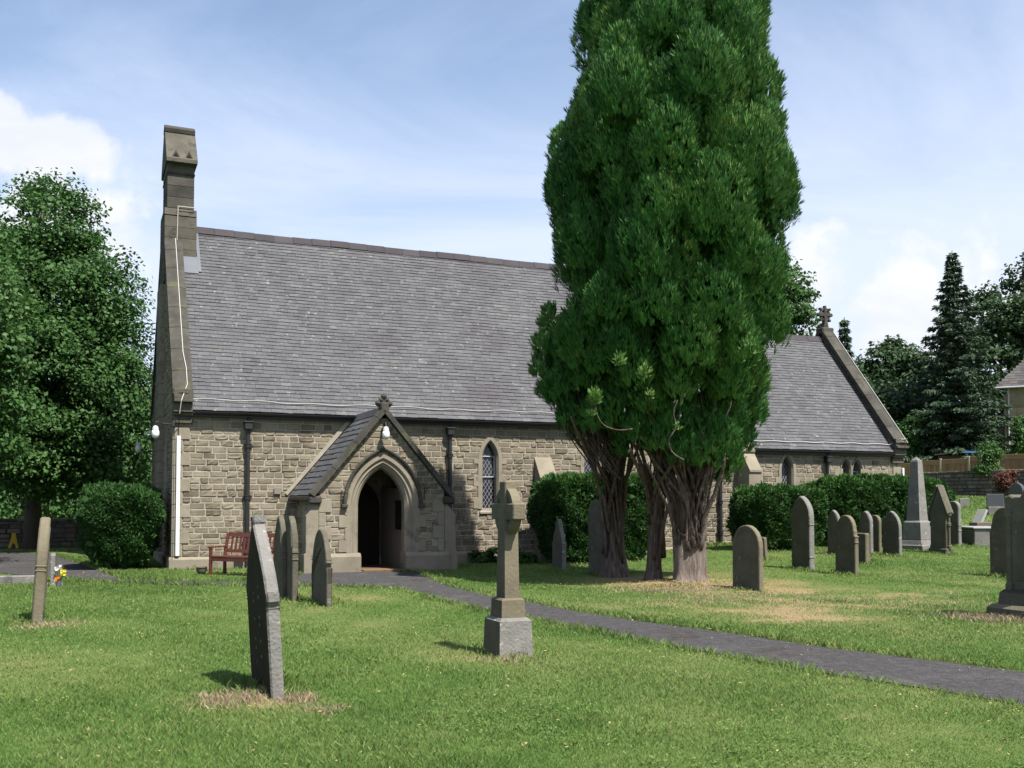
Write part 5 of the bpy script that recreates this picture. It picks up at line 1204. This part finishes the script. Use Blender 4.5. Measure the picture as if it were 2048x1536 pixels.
# --- conifers
def conifer(name, label, px, Y, ptop, wbase, m, seed, pbase=905, droop=.25, dens=1.0, rows=34, group=None, slim=.9):
    r = np.random.RandomState(seed); b = np.array(foot(px, Y)); zt = at(px, ptop, Y).z; Hh = zt - b[2]; o = empty(name, b, label, 'tree', 0, group)
    wmax = wbase*Y/FPX; mb = MB(); mb.tube([(0, 0, -.3), (0, 0, Hh*.5), (0, 0, Hh)], [wmax*.09, wmax*.05, .015], 7); PP, AA = [], []
    for i in range(rows):
        t = (i + .5)/rows; z = Hh*(.06 + .93*t); L0 = wmax*(1 - t)**slim + .08; nb = max(4, int(9*(1 - t*.5)))
        for k in range(nb):
            a = 2*math.pi*(k/nb) + r.uniform(-.3, .3) + i*.7; Lb = L0*r.uniform(.55, 1.25); d = np.array([math.cos(a), math.sin(a), 0])
            q = [np.array([0, 0, z]), d*Lb*.5 + np.array([0, 0, z - Lb*droop*.35]), d*Lb + np.array([0, 0, z - Lb*droop*.5])]
            mb.tube([Vector(x) for x in q], [.035*(1-t) + .01, .02*(1-t) + .006, .004], 4)
            n = int(95*dens*(Lb/wmax*3 + .35)); s_ = r.uniform(.12, 1, n); side = np.cross(d, [0, 0, 1])
            pp = q[0]*(1-s_)[:, None]**2 + 2*q[1]*(s_*(1-s_))[:, None] + q[2]*(s_**2)[:, None] + side*(r.normal(size=n)*Lb*.16*(1.1 - s_))[:, None] + np.array([0, 0, 1])*(r.normal(size=n)*.06)[:, None]
            PP.append(pp); AA.append(d*.5 + side*r.normal(size=(n, 1))*.8 + np.array([0, 0, -.45]) + r.normal(size=(n, 3))*.25)
    mb.build('trunk', M['barkdark'], o, fix=False); PP = np.concatenate(PP); AA = unit(np.concatenate(AA)); n = len(PP)
    L_ = r.uniform(.18, .40, n)*Y/58*.9; fast_mesh('crown', leaves(PP, AA, unit(r.normal(size=(n, 3)) + np.array([0, 0, 1])), L_, L_*.16), 4, np.clip(r.normal(.45, .16, n), 0, 1), M[m], o)
conifer('spruce_tree', 'tall pointed spruce standing above the fence at the right', 1912, 60, 500, 128, 'spruce', 81, dens=1.5, slim=.92, rows=34, droop=.15)
conifer('small_conifer', 'small conifer tip just left of the cross finial on the chancel', 1648, 50, 640, 30, 'spruce', 82, rows=22, group='conifers behind the chancel')
conifer('small_conifer', 'taller slim conifer just right of the cross finial on the chancel', 1693, 50, 634, 34, 'spruce', 83, rows=22, group='conifers behind the chancel')
# ------------------------------------------------------------------ walls, fence, shed, house
p0, p1 = Vector((-24, 33.6, 0)), Vector((-10.2, 38.4, 0)); d = p1 - p0; LW = d.length
bw = MB(); masonry(bw, lambda s, t, dd: (s, -dd, t), 0, LW, 0, .92, (), None, rh=(.12, .2), wid=(.2, .5), depth=(.02, .06), mo=0); bw.box((0, .0, -.3), (LW, .34, .92)); 
o = bw.build('boundary_wall', M['rubble']); o.location = p0; o.rotation_euler = (0, 0, math.atan2(d.y, d.x)); tag(o, 'low dark rubble boundary wall in the shade of the left trees', 'wall')
k_ = MB(); x = 0
while x < LW: w_ = rng.uniform(.35, .6); k_.cbox((x, -.05, .92), (min(x + w_ - .01, LW), .38, 1.02), .02, 0, rng.random()); x += w_
k_.build('coping', M['rubble'], o)
F0, F1 = Vector((at(1775, 930, 57).x, 57, 0)), Vector((at(2125, 905, 49.5).x, 49.5, 0)); F1 = F0 + (F1 - F0)*1.67; d = (F1 - F0); LF = d.length
fe = empty('timber_fence', (F0.x, F0.y, h(F0.x, F0.y)), 'brown close-boarded timber fence with pale posts above the retaining wall', 'fence', math.atan2(d.y, d.x)); zb0 = fe.location.z
NP = 10; pw = LF/NP
for k in range(NP + 1):
    x = pw*k; top = at(1775, 928, 57).z + (at(2125, 900, 49.5).z - at(1775, 928, 57).z)*k/6 - zb0
    m_ = MB(); m_.cbox((x - .05, -.06, top - 1.6), (x + .05, .04, top + .06), .01); m_.build('post', M['fencepost'], fe)
    if k == NP: break
    m_ = MB(); nb = 13; t2 = top + .03*(k % 2)
    for j in range(nb): w_ = (pw - .12)/nb; m_.cbox((x + .06 + j*w_, .0, t2 - 1.45), (x + .06 + (j + 1)*w_ - .004, .02 + .006*(j % 2), t2 - .24), .004, 0, rng.random())
    m_.cbox((x + .055, -.025, t2 - .245), (x + pw - .055, .012, t2 - .02), .006, 0, .75); m_.cbox((x + .055, -.03, t2 - .018), (x + pw - .055, .05, t2 + .015), .006, 0, .9)
    m_.build('panel', M['fence'], fe)
R0, R1 = Vector((at(1845, 950, 53).x, 53, 0)), Vector((at(2150, 950, 46.5).x, 46.5, 0)); R1 = R0 + (R1 - R0)*1.6; d = R1 - R0; LR = d.length; zr = h(R0.x, R0.y)
bw = MB(); masonry(bw, lambda s, t, dd: (s, -dd, t), 0, LR, -.5, 1.0, (), None, rh=(.12, .22), wid=(.2, .55), depth=(.02, .07), mo=0); bw.box((0, 0, -.8), (LR, .4, 1.0)); x = 0
o = bw.build('retaining_wall', M['rubble']); o.location = (R0.x, R0.y, zr); o.rotation_euler = (0, 0, math.atan2(d.y, d.x)); tag(o, 'weathered rubble retaining wall at the top of the grassy bank', 'wall')
k_ = MB()
while x < LR: w_ = rng.uniform(.4, .8); k_.cbox((x, -.06, 1.0), (min(x + w_ - .012, LR), .44, 1.12 + .03*rng.random()), .02, 0, rng.random()); x += w_
k_.build('coping', M['rubble'], o)
q = at(1920, 910, 57); sh = empty('garden_shed', (q.x, q.y, h(q.x, q.y)), 'low dark garden shed with a blue sheeted roof edge behind the fence', 'shed', R(-20)); zt = q.z - h(q.x, q.y)
mb = MB(); mb.cbox((-1.15, 0, -.3), (1.05, 1.6, zt), .02); mb.build('wall', M['shedwood'], sh)
mb = MB(); mb.prism([(-1.35, zt + .0), (-1.35, zt + .05), (-.1, zt + .22), (1.25, zt + .17), (1.25, zt + .08), (-.1, zt + .12)], lambda a, z, y: (a, y, z), -.15, 1.75); rf = mb.build('roof', M['shedwood'], sh)
mb = MB(); mb.prism([(-.1, zt + .12), (-.1, zt + .24), (1.27, zt + .19), (1.27, zt + .08)], lambda a, z, y: (a, y, z), -.19, -.155); mb.build('blue_edge', M['bluefelt'], rf)
q = at(2010, 905, 62); hb = Vector((q.x, 62, h(q.x, 62))); ho = empty('stone_house', hb, 'stone house with dark tiled roof half out of frame at the right edge', 'house', R(-30)); ez = at(2010, 775, 62).z - hb.z
mb = MB(); masonry(mb, lambda s, t, dd: (s, -dd, t), 0, 8, 0, ez, (), None, rh=(.2, .3), wid=(.3, .7), depth=(.008, .02)); mb.box((.005, .005, -.5), (8, 7, ez)); mb.build('wall', [M['housestone'], M['mortar']], ho)
mb = MB(); A_h = (-.4, -.4, ez); rz = ez + 4.2
rfp = [(-.4, -.4, ez), (8.4, -.4, ez), (8.4, 7.4, ez), (-.4, 7.4, ez), (3.2, 3.5, rz), (4.8, 3.5, rz)]; mb.add(rfp, [(0,1,5,4), (1,2,5), (2,3,4,5), (3,0,4), (3,2,1,0)], 0, .3)
Lh = math.hypot(3.9, 4.2)
slates(mb, lambda u, r, dd: (u, -.4 + 3.9*r/Lh - .7*dd, ez + 4.2*r/Lh + .68*dd + .01), -.4, 8.4, Lh, ex=.24, wd=.42, clip=lambda r: (-.4 + 3.6*r/Lh, 8.4 - 3.6*r/Lh)); mb.build('roof', M['houseroof'], ho, fix=False)
mb = MB(); mb.tube([(.25, -.09, -.2), (.25, -.09, ez - .1)], .055, 8); mb.build('downpipe', M['palepipe'], ho); mb = MB(); mb.cbox((-.5, -.56, ez - .10), (8.5, -.42, ez + .0), .03); mb.build('gutter', M['palepipe'], ho)
for x in (2.2, 5.0):
    mb = MB(); mb.cbox((x, -.04, ez - 2.2), (x + 1.1, .0, ez - .8), .01); w_ = mb.build('window', M['glass'], ho); mb = MB()
    for a_, b_ in (((x - .05, -.055, ez - 2.25), (x + 1.15, -.03, ez - 2.19)), ((x - .05, -.055, ez - .81), (x + 1.15, -.03, ez - .75)), ((x - .05, -.055, ez - 2.19), (x, -.03, ez - .81)), ((x + 1.1, -.055, ez - 2.19), (x + 1.15, -.03, ez - .81)), ((x + .52, -.055, ez - 2.19), (x + .57, -.03, ez - .81))): mb.box(a_, b_)
    mb.build('frame', M['white'], w_)
e1 = at(1990, 865, 62).z - hb.z
mb = MB(); mb.box((-1.3, .3, -.5), (-.005, 4, e1), 0, .5); mb.prism([(-1.55, e1), (-.004, e1), (-.004, e1 + 1.3)], lambda a, z, y: (a, y, z), .1, 4.2, 1, .4); mb.tube([(-.9, .22, -.3), (-.9, .22, e1)], .05, 8, 2); mb.build('extension', [M['housestone'], M['houseroof'], M['palepipe']], ho)
# ------------------------------------------------------------------ grass
def local_uv(x, y): X, Y = x - ORG.x, y - ORG.y; return X*CT + Y*ST, -X*ST + Y*CT
def clear(x, y, m_=.0):
    u, v = local_uv(x, y)
    bad = (u > -.08 - m_) & (u < 23.3) & (v > -.1 - m_) & (v < 8.2); bad |= (u > PU - 1.84 - m_) & (u < PU + 1.84 + m_) & (v > PV - .1 - m_) & (v < 0)
    return ~bad & ~inside(_poly, x, y)
hv = np.vectorize(h)
def blades(N, y0, y1, pw_, hmin, hmax, wmin, name, m, tintf, label_kind='stuff', region=None, wide=.62):
    if region is None:
        k = 2 - pw_; t = nr.rand(N); y = (y0**k + t*(y1**k - y0**k))**(1/k); x = nr.uniform(-1, 1, N)*(wide*y + 2.6)
    else: x, y = region
    ok = clear(x, y); x, y = x[ok], y[ok]
    dr = dryness(x, y); ok = nr.rand(len(x)) > np.clip((dr - .62)*1.5, 0, .85); x, y, dr = x[ok], y[ok], dr[ok]; n = len(x)
    z = hv(x, y); a = nr.uniform(0, 2*math.pi, n)
    Hh = nr.uniform(hmin, hmax, n)*(1 + .35*wob(x*.9 + 3, y*.9))*np.clip(1.2 - .5*dr, .6, 1.2); Hh = np.clip(Hh, .015, .3)
    wd = np.maximum(wmin, .00034*y)*nr.uniform(.7, 1.3, n)
    lean = nr.uniform(.1, .9, n)*Hh; la = nr.uniform(0, 2*math.pi, n)
    p = np.stack([x, y, z - .004], 1); s_ = np.stack([np.cos(a)*wd, np.sin(a)*wd, 0*a], 1); tip = p + np.stack([np.cos(la)*lean, np.sin(la)*lean, Hh], 1)
    mid = p + np.stack([np.cos(la)*lean*.3, np.sin(la)*lean*.3, Hh*.6], 1)
    co = np.stack([p - s_, p + s_, mid + s_*.6, tip], 1).reshape(-1, 3)
    ti = np.clip(tintf(dr, n), 0, 1); o = fast_mesh(name, co, 4, ti, M[m]); tag(o, kind=label_kind); return o
lawn = lambda dr, n: .02 + dr*.82 + nr.normal(size=n)*.17 + (nr.rand(n) < .03)*.45
blades(1000000, 4.6, 30, 1.75, .012, .036, .0019, 'lawn_grass', 'grass', lawn)
n_ = 70000; blades(0, 0, 0, 0, .03, .09, .004, 'bank_grass', 'grass', lambda dr, n: .12 + dr*.6 + nr.normal(size=n)*.17, region=(nr.uniform(10, 30, n_), nr.uniform(29, 52, n_)))
# longer grass at the path edges, round the stones and under the hedges
X_, Y_ = [], []
for A_l, sgn in ((PF, -1), (PB, 1)):
    for q0, q1 in zip(A_l[1:20], A_l[2:21]):
        L_ = (q1 - q0).length; n = int(min(L_, 12)*260); t = nr.rand(n); nn = Vector((-(q1 - q0).y, (q1 - q0).x)).normalized(); off = np.abs(nr.normal(size=n))*.10 - .02
        sg2 = 1 if ((PB[0] - PF[0]).xy.dot(nn) * sgn) > 0 else -1
        X_.append(q0.x + (q1.x - q0.x)*t + sg2*nn.x*off); Y_.append(q0.y + (q1.y - q0.y)*t + sg2*nn.y*off)
for o_ in [o for o in C.objects if o.name.startswith(('headstone', 'gravestone_cross', 'monument', 'obelisk')) and o.parent is None]:
    n = 420; a = nr.uniform(0, 2*math.pi, n); rr = .12 + np.abs(nr.normal(size=n))*.22; X_.append(o_.location.x + np.cos(a)*rr*.8); Y_.append(o_.location.y + np.sin(a)*rr*1.7)
for u0, u1, v in ((-2.3, 0, -.15), (8.7, 12, -2.3), (13.8, 17, -3.3), (17.2, 22.3, -2.9), (14.5, 16.5, -.6), (0, 2.7, -.2)):
    n = 500; u = nr.uniform(u0, u1, n); v_ = v - np.abs(nr.normal(size=n))*.15; X_.append(ORG.x + u*CT - v_*ST); Y_.append(ORG.y + u*ST + v_*CT)
blades(0, 0, 0, 0, .03, .10, .002, 'long_grass', 'grass', lambda dr, n: .05 + dr*.6 + nr.normal(size=n)*.15, region=(np.concatenate(X_), np.concatenate(Y_)))
# dead grass round some stones and the cypress
X_, Y_ = [], []
for px, py, r, n in ((480, 1400, .24, 900), (510, 1396, .16, 500), (600, 1402, .13, 350), (640, 1425, .2, 120), (440, 1410, .3, 200), (2005, 1238, .7, 1800), (95, 1250, .4, 500), (1385, 1178, .9, 1600), (1310, 1180, .8, 800), (1500, 1188, .5, 500), (1010, 1322, .22, 250), (1440, 1200, 1.2, 900), (1640, 1205, 1.8, 900), (1850, 1200, 2.0, 700)):
    g = gnd(px, py); X_.append(g.x + nr.normal(size=n)*r*.55); Y_.append(g.y + nr.normal(size=n)*r*.55)
blades(0, 0, 0, 0, .02, .07, .0018, 'dead_grass', 'straw', lambda dr, n: nr.uniform(0, 1, n), region=(np.concatenate(X_), np.concatenate(Y_)))
# clover and low weeds in the lawn
X_ = nr.uniform(-1, 1, 26000); Y_ = 4.8 + 16*nr.rand(26000)**1.4; X_ = X_*(.6*Y_ + .5); k = (wob(X_*.7 + 9, Y_*.7) > .62) & clear(X_, Y_); X_, Y_ = X_[k], Y_[k]; n = len(X_)
P = np.repeat(np.stack([X_, Y_, hv(X_, Y_) + .03], 1), 4, 0) + nr.normal(size=(4*n, 3))*np.array([.03, .03, .008]); ax = rdir(4*n); ax[:, 2] = np.abs(ax[:, 2])*.3
tag(fast_mesh('lawn_weeds', leaves(P, ax, unit(np.array([0, 0, 1.]) + .4*rdir(4*n)), nr.uniform(.012, .030, 4*n), nr.uniform(.004, .009, 4*n)), 4, nr.uniform(.0, .3, 4*n), M['grass']), kind='stuff')
# fallen leaves
N = 2600; t = nr.rand(N); y = 5 + 17*t**.8; x = nr.uniform(-1, 1, N)*(.58*y + .5)
xl = []; yl = []
for q0, q1 in zip(PB[1:14], PB[2:15]): n = 40; t = nr.rand(n); xl.append(q0.x + (q1.x-q0.x)*t + nr.normal(size=n)*.1); yl.append(q0.y + (q1.y-q0.y)*t + nr.normal(size=n)*.12)
xl.append(TB[0].x + nr.normal(size=2600)*.75 - .3); yl.append(TB[0].y - .1 + nr.normal(size=2600)*.45)
for (a, b), n, s_ in ((((-20, 1103), (160, 1101)), 2600, .5), (((150, 1150), (240, 1155)), 260, .25), (((-20, 1112), (160, 1110)), 120, .5)):
    g0, g1 = gnd(*a), gnd(*b); t = nr.rand(n); xl.append(g0.x + (g1.x-g0.x)*t + nr.normal(size=n)*s_); yl.append(g0.y + (g1.y-g0.y)*t + nr.normal(size=n)*s_)
x = np.concatenate([x] + xl); y = np.concatenate([y] + yl); u, v = local_uv(x, y); k = ~((u > -.1) & (u < 23) & (v > -.1)); x, y = x[k], y[k]; n = len(x)
P = np.stack([x, y, hv(x, y) + .022 + .03*nr.rand(n)*(~inside(_poly, x, y))], 1); ax = rdir(n); ax[:, 2] *= .25
ok = ~inside(_poly, x, y) | (nr.rand(n) < .35); x, y = x[ok], y[ok]; P, ax, n = P[ok], ax[ok], int(ok.sum())
tag(fast_mesh('fallen_leaves', leaves(P, ax, unit(np.array([0, 0, 1.]) + .5*rdir(n)), nr.uniform(.018, .042, n), nr.uniform(.004, .009, n)), 4, nr.uniform(0, 1, n), M['fallen']), kind='stuff')
